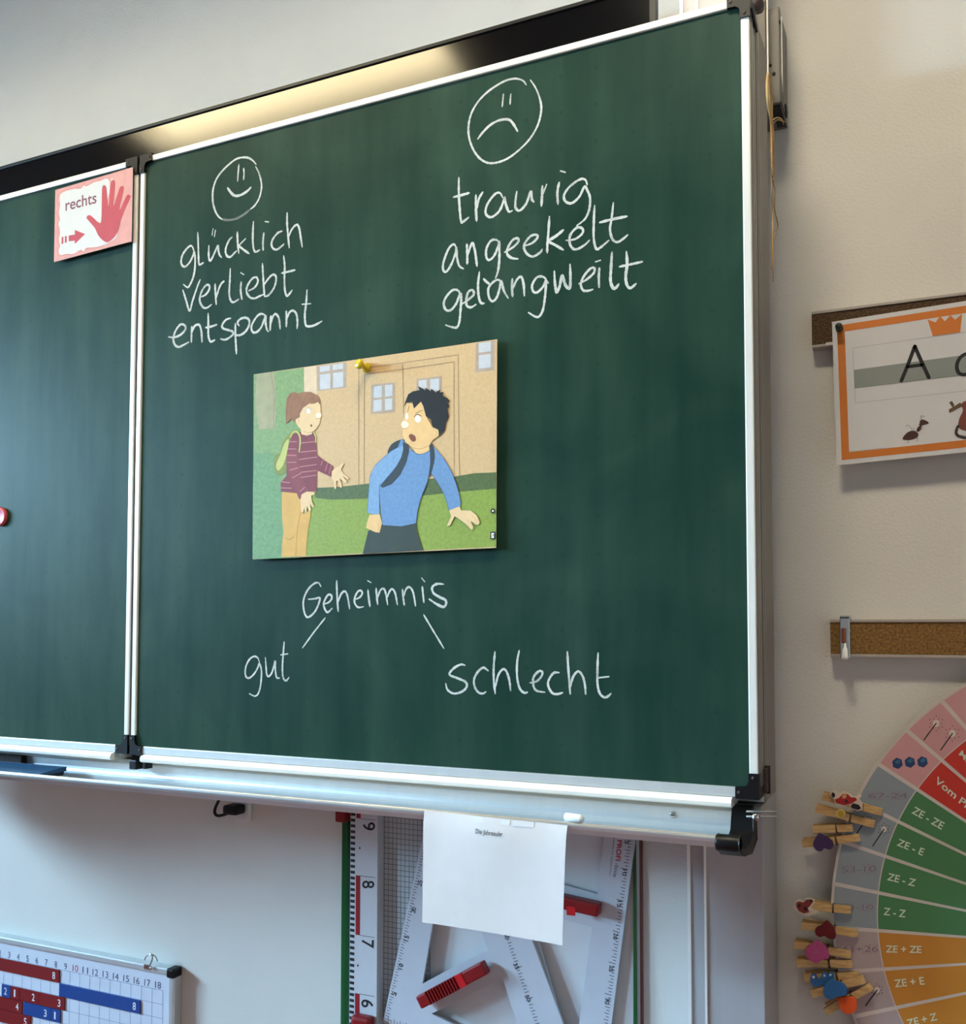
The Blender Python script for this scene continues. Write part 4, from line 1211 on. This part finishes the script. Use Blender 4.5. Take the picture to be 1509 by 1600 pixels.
bB.text('PROFI', *cX([(847, 115), (832, 282), (888, 119)]), y2 - .0003, mat('red lettering', (176, 30, 50), .5), .02)
bB.text('-linie', *cX([(830, 300), (812, 415), (862, 303)]), y2 - .0003, M_INKG, .008)
bB.text('MADE IN GERMANY', *cX([(815, 100), (780, 410), (828, 101)]), y2 - .0003, M_INKG)
bB.build('triangle_plate', sb)
hb = MB()
yh = y2 - .024
pA = bp(829, 1400, yh); pB = bp(934, 1424, yh)
oriented_box(hb, (pA.x, pA.z), (pB.x, pB.z), .020, yh, y2 - .002, M_RED, .004)
q = bp(893, 1424, yh)
hb.box(q.x - .008, q.x + .006, yh - .0008, yh, q.z - .006, q.z + .007, mat('bright red plastic', (212, 24, 34), .35))
hb.build('handle', sb, label='plain red handle')

# ---------------------------------------------------------------- calculation whiteboard, bottom left
yw = -.018
wbd = thing('magnetic_whiteboard', 'magnetic whiteboard with number columns and aluminium frame, low at the left', 'whiteboard', (-.4, 0, .5))
w0 = bp(262, 1520, yw); wz = bp(140, 1485, yw).z
WX1 = bp(274, 1523, yw).x; WZ1 = bp(262, 1512, yw).z
fr = .013
WX0 = WX1 - .72; WZ0 = .28
f = MB()
f.box(WX0 + .012, WX1 - .012, yw - .004, 0, WZ1 - fr, WZ1, M_ALU, .003)
f.box(WX0 + .012, WX1 - .012, yw - .004, 0, WZ0, WZ0 + fr, M_ALU, .003)
f.box(WX1 - fr, WX1, yw - .004, 0, WZ0 + .012, WZ1 - .012, M_ALU, .003)
f.box(WX0, WX0 + fr, yw - .004, 0, WZ0 + .012, WZ1 - .012, M_ALU, .003)
f.build('frame', wbd)
for sx, X in ((1, WX1), (-1, WX0)):
    for sz, Z in ((1, WZ1), (-1, WZ0)):
        MB().box(min(X, X - sx * .016) - .001, max(X, X - sx * .016) + .001, yw - .0065, 0, min(Z, Z - sz * .016) - .001, max(Z, Z - sz * .016) + .001, M_BLACK, .004).build('corner_cap', wbd, label='black plastic corner')
sf = MB().box(WX0 + fr, WX1 - fr, yw, -.004, WZ0 + fr, WZ1 - fr, mat('whiteboard enamel', (216, 222, 234), .25))
M_RULE = mat('whiteboard lines', (128, 142, 180), .4)
x8 = bp(93.8, 1535, yw).x; x18 = bp(254.5, 1560, yw).x
cw = (x18 - x8) / 10
def colx(k):
    return x8 + (k - 8) * cw
zr = [bp(93.5, 1514.8, yw).z, bp(93.5, 1535, yw).z]
rh = (bp(93.5, 1514.8, yw).z - bp(94.5, 1598, yw).z) / 4
def rowz(k):
    return zr[0] - k * rh
for k in range(-3, 19):
    x = colx(k)
    if x < WX0 + fr:
        continue
    sf.flat([[(x - .0004, rowz(14)), (x + .0004, rowz(14)), (x + .0004, rowz(0)), (x - .0004, rowz(0))]], yw - .0002, M_RULE)
for k in range(0, 15):
    z = rowz(k)
    sf.flat([[(colx(-3), z - .0004), (colx(18), z - .0004), (colx(18), z + .0004), (colx(-3), z + .0004)]], yw - .0002, M_RULE)
def wtext(mb, s, xc, zc_, h, m, Y, bold=.006):
    vs_, fs_ = text_polys(s, bold)
    wd = h * (.55 if len(s) == 1 else 1.15)
    if s == '1':
        wd = h * .3
    mb.add([(xc - wd / 2 + x * wd, Y, zc_ - h / 2 + y * h) for x, y in vs_], fs_, m)
for k in range(1, 19):
    wtext(sf, str(k), colx(k - .5) + .001, rowz(0) + .0085, .0125, mat('red numeral', (196, 70, 88), .5) if k == 10 else mat('blue grey numeral', (74, 82, 112), .5), yw - .0003, .0)
sf.build('writing_surface', wbd)
M_STRIPR = mat('red magnet foil', (128, 10, 14), .45)
M_STRIPB = mat('blue magnet foil', (18, 66, 138), .45)
M_NUM = mat('white numeral', (232, 226, 230), .5)
def strip(c0, c1, r, m, num, label, sub=()):
    b = MB()
    b.box(colx(c0) + .0006, colx(c1) - .0006, yw - .0026, yw - .0004, rowz(r + 1) + .0006, rowz(r) - .0006, m)
    if num:
        wtext(b, num, colx(c1 - .55), rowz(r + .5), .0145, M_NUM, yw - .0028, .01)
    tag(b.build('number_strip'), label, 'magnet strip', 'magnetic number strips on the whiteboard')
strip(0, 8, 0, M_STRIPR, '8', 'long red number strip 8 in the top row of the whiteboard')
strip(8, 16, 1, M_STRIPB, '8', 'long blue number strip 8 in the second row of the whiteboard')
strip(1.9, 2.9, 2, M_STRIPB, '2', 'short blue number strip 2 beside the red 1 on the whiteboard')
strip(2.9, 3.9, 2, M_STRIPR, '1', 'short red number strip 1 beside the red 2 on the whiteboard')
strip(3.9, 5.9, 2, M_STRIPR, '2', 'red number strip 2 between the red 1 and the red 3')
strip(5.9, 8.6, 2, M_STRIPR, '3', 'red number strip 3 under the long blue strip 8')
strip(0.2, 4.2, 3, M_STRIPR, '4', 'red number strip 4 left of the blue 3')
strip(4.3, 7.2, 3, M_STRIPB, '3', 'blue number strip 3 right of the red 4')
strip(7.2, 8.2, 3, M_STRIPB, '1', 'short blue number strip 1 right of the blue 3')
strip(0.0, 5.1, 4, M_STRIPR, '5', 'red number strip 5 at the bottom edge of the view')
strip(10.8, 15.8, 4, M_STRIPB, '5', 'blue number strip at the bottom edge of the view, right')
# wire hook on the frame
hk = bp(236, 1500, yw)
h = MB()
h.tube(smooth([tuple(bp(x, y, yw - .006)) for x, y in ((226, 1500), (229, 1494), (236, 1491), (243, 1495), (246, 1502))], 5), .0012, M_STEEL, 8)
h.tube(smooth([tuple(bp(x, y, yw - .008)) for x, y in ((236, 1490), (238.5, 1496), (236, 1504), (233, 1511), (237, 1512))], 5), .0014, M_STEEL, 8)
h.box(hk.x - .012, hk.x + .001, yw - .0065, yw - .004, WZ1 - .008, WZ1 + .001, M_STEEL, .0008)
tag(h.build('frame_hook'), 'small wire hook clipped on the top frame of the whiteboard', 'hook')

# ---------------------------------------------------------------- cork strips on the right
def cork(px0, z0, z1, label, x1, m=None):
    t = thing('cork_strip', label, 'cork strip', (x1 - .5, 0, (z0 + z1) / 2), 'cork strips on the wall')
    MB().box(px0, x1, -.018, 0, z0 + .004, z1 - .004, m or M_CORK, .001).build('cork_face', t)
    r = MB()
    mr = mat('pale rail', (178, 168, 160), .6)
    r.box(px0, x1, -.020, 0, z1 - .004, z1, mr, .0008)
    r.box(px0, x1, -.020, 0, z0, z0 + .004, mr, .0008)
    r.build('edge_rail', t)
    return t
zc1a, zc1b = bp(1272, 545, -.014).z, bp(1268, 489, -.014).z
cork(bp(1268.5, 515, -.014).x, zc1a, zc1b, 'cork strip behind the letter A poster, upper of the two cork strips', 2.5, M_CORKD)
zc2a, zc2b = bp(1299, 1026, -.014).z, bp(1298, 968, -.014).z
cork(bp(1297.5, 1000, -.014).x, zc2a, zc2b, 'cork strip with a metal clip, lower of the two cork strips', 2.5)
mc = MB()
q0 = bp(1311, 963, -.03); q1 = bp(1329, 1030, -.03)
mc.box(q0.x, q1.x - .001, -.024, -.020, zc2a - .002, zc2b + .004, M_STEEL, .001)
mc.box(q0.x, q1.x, -.024, 0, zc2b + .0005, zc2b + .005, M_STEEL, .001)
clip = thing('poster_clip', 'metal clip hooked over the lower cork strip', 'clip', ((q0.x + q1.x) / 2, -.02, zc2b))
mc.build('clip_body', clip)
MB().box(q0.x + .002, q1.x - .006, -.031, -.024, zc2a + .019, zc2b - .012, mat('copper roller', (150, 86, 66), .3, metal=.5), .002).build('roller', clip, label='reddish roller')
tg = MB()
qx = (q0.x + q1.x) / 2
tg.lathe((qx, -.03, zc2a + .019), (0, -.25, -1), [(0, .0014), (.006, .002), (.008, .0036), (.021, .0048), (.022, .004)], mat('white tag', (250, 250, 246), .4), 12)
tg.build('pull_tag', clip, label='white pull tag')

# alphabet poster
ypo = -.0255
po = MB()
cnr = [bp(1299.5, 503, ypo), bp(1307.5, 727, ypo)]
tdir = (bp(1509, 471, ypo) - bp(1302, 503.5, ypo)).normalized(); bdir = (bp(1509, 706.5, ypo) - bp(1307.5, 727, ypo)).normalized()
def q2(p):
    return (p.x, p.z)
TR = cnr[0] + tdir * .30; BR = cnr[1] + bdir * .298
po.slab([[q2(cnr[1]), q2(BR), q2(TR), q2(cnr[0])]], ypo, ypo + .0008, M_PAPER)
def pl(u, v):
    """u along the width, v down, in metres from the upper left corner"""
    h_ = (cnr[1] - cnr[0]).length; w_ = .299
    a = cnr[0].lerp(TR, u / w_); b = cnr[1].lerp(BR, u / w_)
    return a.lerp(b, v / h_)
HH = (cnr[1] - cnr[0]).length
M_ORANGE = mat('orange print', (206, 118, 40), .5)
def quad(u0, u1, v0, v1, m, off):
    po.flat([[q2(pl(u0, v1)), q2(pl(u1, v1)), q2(pl(u1, v0)), q2(pl(u0, v0))]], ypo - off, m)
e0, e1 = .0065, .0165
for (a, b, c, d_) in ((e0, .299 - e0, e0, e1), (e0, .299 - e0, HH - e1, HH - e0), (e0, e1, e1, HH - e1), (.299 - e1, .299 - e0, e1, HH - e1)):
    quad(a, b, c, d_, M_ORANGE, .0002)
cP = crop(1259, 440, 5.0)
YP = ypo - .0003
po.px(cP([(950, 297), (1012, 318), (1047, 267), (1085, 310), (1128, 262), (1165, 298), (1220, 252), (1205, 395), (990, 425)]), YP, M_ORANGE)
M_GREY = mat('grey print', (136, 142, 138), .55)
M_THIN = mat('thin grey line', (150, 146, 142), .55)
po.px(cP([(375, 690), (1400, 552), (1400, 712), (380, 835)]), YP, M_GREY)
for q in ([(365, 520), (900, 443), (1400, 372)], [(385, 948), (900, 892), (1400, 836)], [(365, 520), (375, 730), (385, 948)]):
    po.stroke(cP(q), .5, YP, M_THIN)
YP -= .0002
po.stroke(cP([(745, 775), (800, 640), (850, 505)]), 5.4, YP, M_INK)
po.stroke(cP([(850, 505), (900, 620), (960, 750)]), 5.4, YP, M_INK)
po.stroke(cP([(795, 665), (905, 650)]), 5.4, YP, M_INK)
po.stroke(cP([(1300, 570), (1250, 565), (1200, 600), (1178, 660), (1195, 715), (1250, 725), (1290, 680), (1305, 570), (1300, 650), (1315, 715)]), 5.4, YP, M_INK)
M_ANT = mat('ant brown', (72, 38, 34), .5)
po.px(cP([(755, 1230), (790, 1180), (840, 1165), (875, 1185), (870, 1215), (820, 1235)]), YP, M_ANT, True)
po.px(cP([(862, 1165), (880, 1130), (905, 1130), (885, 1170)]), YP, M_ANT, True)
po.px(cP([(880, 1110), (900, 1080), (930, 1082), (960, 1105), (920, 1120), (895, 1128)]), YP, M_ANT, True)
po.pxell(cP([(876, 1100)])[0], 2.6, 3, YP - .0001, M_CARDW)
for q in ([(895, 1080), (900, 1050), (930, 1055)], [(905, 1080), (905, 1045)], [(830, 1170), (815, 1135), (790, 1120), (785, 1135)], [(845, 1168), (835, 1140)], [(800, 1235), (800, 1255), (785, 1258)], [(865, 1205), (872, 1240), (860, 1248)], [(890, 1160), (915, 1145)]):
    po.stroke(cP(q), .5, YP, M_ANT)
M_MONK = mat('animal brown', (122, 62, 50), .5)
po.px(cP([(1215, 960), (1240, 935), (1300, 930), (1340, 980), (1340, 1160), (1200, 1150), (1195, 1080), (1225, 1010)]), YP, M_MONK, True)
po.px(cP([(1115, 1000), (1205, 945), (1225, 970), (1120, 1028)]), YP, mat('branch brown', (96, 78, 48), .5))
po.px(cP([(1118, 945), (1140, 932), (1160, 965), (1145, 985)]), YP, mat('branch brown', (96, 78, 48), .5))
po.stroke(cP([(1188, 1130), (1172, 1175), (1190, 1205), (1250, 1220), (1320, 1215)]), 4.2, YP - .0001, mat('animal dark', (58, 44, 44), .5))
po.stroke(cP([(1195, 1150), (1215, 1190), (1300, 1195)]), 2.5, YP - .00015, M_CARDW)
for k in range(14):
    a = cP([(340 + k * 20, 1330 - k * 2.2), (352 + k * 20, 1329 - k * 2.2)])
    po.stroke(a, .7, YP, M_THIN, curve=False)
tag(po.build('letter_poster'), 'orange framed letter poster with a big A and an ant', 'poster')
pin = MB()
pq = bp(1311, 512.5, ypo - .004)
M_PIN = mat('dark green pin', (30, 44, 36), .35)
pin.lathe((pq.x, ypo - .0006, pq.z), (0, -1, 0), [(0, .0052), (.002, .005), (.004, .003), (.010, .0028), (.0125, .0048), (.014, .0044)], M_PIN, 16)
tag(pin.build('push_pin'), 'dark green push pin in the corner of the letter poster', 'push pin')
wp = MB()
a, b = bp(1290, 538, -.019), bp(1301, 537, -.019)
wp.box(a.x, b.x + .004, -.0205, -.017, a.z - .002, a.z + .002, M_PAPER)
tag(wp.build('paper_tab'), 'tiny white tab sticking out beside the letter poster', 'paper')

# ---------------------------------------------------------------- task wheel with clothes pegs
WCX, WCZ, WR, WI = 1.4297, 1.0006, .3825, .3232
ywl = -.024
def ring(r0, r1, a0, a1, n):
    o = [(WCX + r1 * math.cos(math.radians(a0 + (a1 - a0) * i / n)), WCZ + r1 * math.sin(math.radians(a0 + (a1 - a0) * i / n))) for i in range(n + 1)]
    if r0 <= 0:
        return o + [(WCX, WCZ)]
    o += [(WCX + r0 * math.cos(math.radians(a1 + (a0 - a1) * i / n)), WCZ + r0 * math.sin(math.radians(a1 + (a0 - a1) * i / n))) for i in range(n + 1)]
    return o
wh = thing('task_wheel', 'large round paper wheel with red, green and orange sectors on the wall', 'wheel', (WCX, -.01, WCZ))
M_WBASE = mat('wheel paper', (206, 194, 186), .45, vary=.02)
dsc = MB()
dsc.slab([[(WCX + WR * math.cos(2 * math.pi * i / 120), WCZ + WR * math.sin(2 * math.pi * i / 120)) for i in range(120)]], ywl, ywl + .0012, M_WBASE)
M_WRED = mat('wheel red', (196, 52, 36), .4); M_WGRN = mat('wheel green', (72, 126, 80), .4); M_WORG = mat('wheel orange', (196, 132, 48), .4); M_WBLU = mat('wheel blue', (70, 120, 170), .4)
M_RRED = mat('ring pink', (204, 150, 150), .35); M_RGRN = mat('ring grey blue', (140, 150, 156), .35); M_RORG = mat('ring mauve', (176, 158, 156), .35)
seq = {}
for k in range(40):
    a = 174 + 9 * (k - 3)          # start angle of the sector
    if k < 4:
        c = (M_WGRN, M_RGRN)
    elif k < 8:
        c = (M_WORG, M_RORG)
    elif k < 14:
        c = (M_WRED, M_RRED) if k < 11 else (M_WBLU, M_RGRN)
    elif k < 20:
        c = (M_WORG, M_RORG)
    elif k < 27:
        c = (M_WGRN, M_RGRN)
    elif k < 33:
        c = (M_WBLU, M_RGRN)
    else:
        c = (M_WRED, M_RRED)
    dsc.flat([ring(.10, WI - .0005, a + .42, a + 9 - .42, 6)], ywl - .0002, c[0])
    dsc.flat([ring(WI + .001, WR - .0035, a + .42, a + 9 - .42, 6)], ywl - .0002, c[1])
YT = ywl - .0004
M_WTXT = mat('pale lettering', (214, 224, 200), .5)
c4 = crop(1349, 1220, 8.0); c5 = crop(1349, 1400, 8.0); c3 = crop(1369, 1060, 8.889)
for s, cr_, q in (('ZE - ZE', c4, [(596, 402), (972, 612), (640, 318)]), ('ZE - E', c4, [(410, 806), (735, 938), (442, 722)]), ('ZE - Z', c4, [(290, 1240), (638, 1322), (312, 1152)]),
                  ('Z - Z', c5, [(246, 236), (522, 270), (256, 144)]), ('ZE + ZE', c5, [(276, 706), (722, 714), (280, 618)]), ('ZE + E', c5, [(394, 1142), (765, 1106), (378, 1048)]), ('ZE + Z', c5, [(552, 1638), (925, 1550), (532, 1548)]),
                  ('Vom Plus', c3, [(800, 1440), (1370, 1920), (850, 1358)]), ('Mal', c3, [(1140, 1060), (1300, 1220), (1190, 995)])):
    dsc.text(s, *cr_(q), YT, M_WTXT, .016)
M_RTXT = mat('ring lettering', (132, 112, 122), .5)
M_RBOX = mat('ring boxes', (150, 110, 118), .5)
c1 = crop(1229, 1220, 8.0); c2 = crop(1229, 1390, 7.617)
def boxed(s, bl, br, tl):
    dsc.text(s, bl, br, tl, YT, M_RTXT, 0)
    for a, b in ((bl, br),):
        dx, dy = (br[0] - bl[0]), (br[1] - bl[1])
        ux, uy = (tl[0] - bl[0]), (tl[1] - bl[1])
        n = len(s)
        for i, ch_ in enumerate(s):
            if ch_ in '+-':
                continue
            f0, f1 = i / n - .01, (i + 1) / n - .02
            Pq = [(bl[0] + dx * f + ux * g, bl[1] + dy * f + uy * g) for f, g in ((f0, -.25), (f1, -.25), (f1, 1.25), (f0, 1.25), (f0, -.25))]
            dsc.stroke(Pq, .45, YT, M_RBOX, curve=False)
boxed('67-24', *c4([(62, 220), (545, 218), (62, 155)]))
boxed('53-10', *c1([(690, 1150), (1115, 1135), (690, 1075)]))
boxed('40-10', *c2([(640, 240), (1030, 235), (640, 185)]))
boxed('43+26', *c2([(640, 745), (1085, 740), (640, 675)]))
M_STARL = mat('star glow', (214, 206, 196), .5)
def wand(cr_, a, b, s=1.0):
    (ax, ay), (bx_, by_) = cr_([a, b])
    dsc.pxell((bx_, by_), 5 * s, 5.5 * s, YT - .00005, M_STARL)
    dsc.stroke([(ax, ay), (bx_, by_)], 1.6, YT - .0001, M_INK, curve=False)
    for i in range(12):
        t = i * 2 * math.pi / 12; r = (8.5 + 3 * (i % 2)) * s
        dsc.pxell((bx_ + r * math.cos(t), by_ + r * math.sin(t)), .75, .85, YT - .0001, M_INK, 8)
wand(c3, (660, 855), (830, 625)); wand(c3, (893, 995), (1055, 765))
wand(c1, (1075, 815), (1215, 605), .8); wand(c2, (938, 1382), (1075, 1195), .8); wand(c1, (868, 668), (985, 490), .8)
M_DICE = mat('dice blue', (36, 62, 110), .4); M_DICEL = mat('dice light', (56, 110, 136), .4)
for (x, y) in ((292, 1180), (465, 1165), (640, 1160)):
    dsc.px(c3([(x + 78 * math.cos(math.radians(60 * i + 20)), y + 80 * math.sin(math.radians(60 * i + 20))) for i in range(6)]), YT, M_DICE)
    dsc.px(c3([(x - 40, y - 15), (x + 5, y - 55), (x + 50, y - 30), (x + 10, y + 15)]), YT - .0001, M_DICEL)
dsc.build('wheel_disc', wh)
hubm = MB().lathe((WCX, ywl - .0005, WCZ), (0, -1, 0), [(0, .011), (.003, .010), (.005, .006)], M_STEEL, 20)
hubm.build('hub', wh)
# mounting block keeps the disc off the wall
MB().lathe((WCX, 0, WCZ), (0, -1, 0), [(0, .05), (.0228, .05)], M_WBASE, 24).build('mount', wh)

def heart(c, s, ang, n=26):
    out_ = []
    for i in range(n):
        t = 2 * math.pi * i / n
        x = .95 * 16 * math.sin(t) ** 3 / 17; y = (13 * math.cos(t) - 5 * math.cos(2 * t) - 2 * math.cos(3 * t) - math.cos(4 * t) + 2.5) / 16
        ca, sa_ = math.cos(ang), math.sin(ang)
        out_.append((c[0] + s * (x * ca - y * sa_), c[1] + s * (x * sa_ + y * ca)))
    return out_

def glitter(name, c):
    return mat(name, c, .5, vary=.35, scale=900, spec=.7)
PEG_W = .0098
def peg(t_px, c_px, label, deco=None, depth=0.0, spring=True):
    """Peg from its tail end to its clamping end (photo pixels), clamped over the rim of the wheel."""
    yf = ywl - .0016 - depth
    A = bp(*t_px, yf - .006); B = bp(*c_px, yf - .003)
    A = Vector((A.x, 0, A.z)); B = Vector((B.x, 0, B.z))
    d = B - A; L = d.length; d.normalize(); n = Vector((-d.z, 0, d.x))
    t = thing('clothes_peg', label, 'clothes peg', (A.x + (B.x - A.x) / 2, yf, A.z + (B.z - A.z) / 2), 'clothes pegs on the wheel')
    def half(front):
        s = -1 if front else 1
        base = yf if front else ywl + .0028
        b = MB()
        prof = [(0, .0055), (.1, .0045), (.55, .0012), (.66, .0005), (.93, .0), (1.0, .0)]
        thk = .0052 if front else .0048
        vs_, fs_ = [], []
        for f_, o_ in prof:
            for yy in (base + s * o_ * (1 if front else .55), base + s * (o_ * (1 if front else .55) + thk * (1 if f_ < .95 else .45))):
                for w in (-.5, .5):
                    p = A + d * (L * f_) + n * (PEG_W * w)
                    vs_.append((p.x, yy, p.z))
        k = len(prof)
        for i in range(k - 1):
            o = 4 * i
            for (p, q) in ((0, 1), (1, 3), (3, 2), (2, 0)):
                fs_.append((o + p, o + q, o + 4 + q, o + 4 + p))
        fs_ += [(0, 2, 3, 1), (4 * k - 4, 4 * k - 3, 4 * k - 1, 4 * k - 2)]
        b.add(vs_, fs_, M_WOOD)
        b.build('peg_half', t)
    half(True); half(False)
    if spring:
        s_ = MB()
        m_sp = mat('spring wire', (96, 82, 70), .35, metal=.8)
        for f_ in (.585, .60):
            c = A + d * (L * f_)
            y0_ = yf - .0072
            loop = [c + n * (PEG_W * .56) + Vector((0, -.0 + ywl + .006, 0)), c + n * (PEG_W * .56) + Vector((0, y0_, 0)), c - n * (PEG_W * .56) + Vector((0, y0_, 0)), c - n * (PEG_W * .56) + Vector((0, ywl + .006, 0))]
            s_.tube([tuple(p) for p in loop], .0007, m_sp, 6)
        s_.build('spring', t)
    if deco:
        for dn, pieces in deco:
            b = MB()
            for (loop, z0_, z1_, m_) in pieces:
                yy = yf - .0112 - z0_
                q = [bp(x, y, yy - z1_) for x, y in loop]
                if z1_ > 0:
                    b.slab([[(p.x, p.z) for p in reversed(q)]], yy - z1_, yy + .0016, m_)
                else:
                    b.flat([[(p.x, p.z) for p in q]], yy, m_)
            b.build(dn, t)
    return t
def hpx(c, s, ang):
    return [(x, y) for x, y in heart(c, s, ang)]
M_OUT = mat('white outline', (214, 196, 176), .5)
M_BUGR = mat('beetle red', (166, 26, 30), .4)
M_BUGB = mat('beetle black', (26, 20, 22), .4)
bugA = c1([(540, 180), (555, 130), (600, 120), (640, 170), (700, 135), (770, 150), (820, 200), (870, 195), (900, 165), (935, 190), (905, 230), (945, 290), (940, 360), (890, 380), (800, 340), (780, 300), (720, 315), (610, 290), (590, 230)])
peg((1285, 1244), (1378, 1269), 'wooden peg with a red and black beetle figure, topmost peg on the wheel',
    [('beetle_figure', [(bugA, 0, .003, M_OUT),
      (c1([(600, 235), (650, 215), (700, 165), (760, 165), (800, 205), (860, 210), (880, 240), (800, 290), (720, 305), (620, 280)]), .0032, 0, M_BUGR),
      (c1([(555, 175), (575, 140), (605, 165), (600, 205), (575, 210)]), .0033, 0, M_BUGB),
      (c1([(800, 310), (830, 280), (900, 300), (930, 345), (890, 365), (810, 340)]), .0033, 0, M_BUGB),
      (c1([(690, 190), (720, 165), (750, 180), (740, 215), (700, 225)]), .0034, 0, mat('beetle skin', (196, 156, 108), .5)),
      (c1([(720, 250), (745, 235), (770, 255), (750, 285)]), .0034, 0, M_BUGB)])])
peg((1275, 1263), (1366, 1288), 'wooden peg with a round yellow button, second from the top',
    [('button', [(c1([(672 + 58 * math.cos(2 * math.pi * i / 16), 412 + 58 * math.sin(2 * math.pi * i / 16)) for i in range(16)]), 0, .002, mat('button rim', (206, 186, 120), .5)),
                 (c1([(672 + 42 * math.cos(2 * math.pi * i / 16), 412 + 42 * math.sin(2 * math.pi * i / 16)) for i in range(16)]), .0023, 0, mat('button yellow', (176, 140, 34), .5))])])
peg((1270, 1296), (1332, 1293), 'bare wooden peg just above the purple heart peg')
peg((1254, 1318), (1343, 1308.5), 'wooden peg with a dark purple glitter heart',
    [('heart', [(c1(smooth([(405, 655), (470, 690), (560, 750), (580, 810), (560, 850), (520, 860), (470, 845), (435, 880), (395, 880), (350, 850), (328, 800), (340, 750), (370, 700)], 3, True)), 0, .003, glitter('purple glitter', (60, 30, 84)))])])
bugE = c2([(90, 200), (100, 140), (150, 125), (190, 140), (230, 110), (280, 105), (325, 120), (330, 160), (290, 220), (330, 240), (380, 270), (330, 275), (300, 300), (240, 310), (180, 295), (130, 270), (120, 240), (40, 210)])
peg((1262, 1415), (1329, 1422), 'wooden peg with a reddish brown beetle figure',
    [('beetle_figure', [(bugE, 0, .003, M_OUT),
      (c2([(110, 200), (115, 155), (150, 140), (195, 155), (235, 120), (280, 118), (315, 140), (280, 190), (250, 220), (270, 270), (200, 285), (140, 255)]), .0032, 0, mat('beetle russet', (134, 50, 40), .45)),
      (c2([(130, 190), (150, 165), (170, 190), (150, 225)]), .0034, 0, M_BUGB), (c2([(200, 220), (225, 200), (250, 235), (215, 260)]), .0034, 0, M_BUGB), (c2([(270, 120), (300, 118), (312, 145), (285, 150)]), .0034, 0, M_BUGB)])])
peg((1252, 1445), (1340, 1459), 'wooden peg with a dark red felt heart',
    [('heart', [(c2(smooth([(470, 375), (520, 410), (560, 460), (582, 530), (575, 580), (540, 592), (495, 580), (450, 555), (395, 565), (350, 540), (335, 490), (365, 450), (410, 430)], 3, True)), 0, .003, mat('dark red felt', (98, 16, 22), .9, vary=.2))])])
peg((1241, 1475), (1329, 1492), 'wooden peg with a pink glitter heart',
    [('heart', [(c2(smooth([(360, 605), (410, 640), (470, 690), (500, 760), (500, 820), (450, 830), (400, 850), (350, 880), (290, 850), (240, 810), (218, 740), (250, 680), (310, 640)], 3, True)), 0, .003, glitter('pink glitter', (178, 66, 122)))])])
peg((1245, 1504), (1331, 1506), 'plain wooden peg directly below the pink heart peg', depth=.0)
M_BLUEG = glitter('blue glitter', (24, 100, 160))
M_DOT = mat('white dot', (226, 232, 236), .4)
def dotpx(c, r):
    return c2([(c[0] + r * math.cos(2 * math.pi * i / 10), c[1] + r * math.sin(2 * math.pi * i / 10)) for i in range(10)])
peg((1257, 1528), (1343, 1524), 'wooden peg with small blue dotted butterfly, above the blue heart peg',
    [('butterfly', [(c2(smooth([(315, 1005), (350, 1020), (370, 1080), (400, 1060), (420, 1000), (455, 990), (480, 1020), (520, 980), (555, 1000), (560, 1060), (520, 1110), (440, 1140), (390, 1150), (340, 1160), (300, 1130), (275, 1080), (285, 1025)], 2, True)), 0, .0025, M_BLUEG),
                    (dotpx((318, 1042), 16), .0027, 0, M_DOT), (dotpx((448, 1025), 14), .0027, 0, M_DOT), (dotpx((520, 1015), 14), .0027, 0, M_DOT)])])
peg((1268, 1552), (1350, 1530), 'wooden peg with a big blue glitter heart', [('heart', [(c2(smooth([(520, 1065), (600, 1095), (680, 1130), (715, 1190), (700, 1255), (640, 1270), (590, 1270), (560, 1300), (500, 1308), (450, 1270), (430, 1200), (455, 1130)], 3, True)), .002, .003, M_BLUEG)])], depth=.006)
peg((1290, 1580), (1361, 1541), 'wooden peg with an orange felt heart, lowest on the wheel',
    [('heart', [(c2(smooth([(610, 1310), (640, 1290), (700, 1275), (750, 1285), (810, 1290), (832, 1340), (830, 1420), (790, 1470), (720, 1480), (660, 1450), (625, 1380)], 3, True)), 0, .003, mat('orange felt', (224, 84, 26), .8, vary=.08))])], depth=.003)
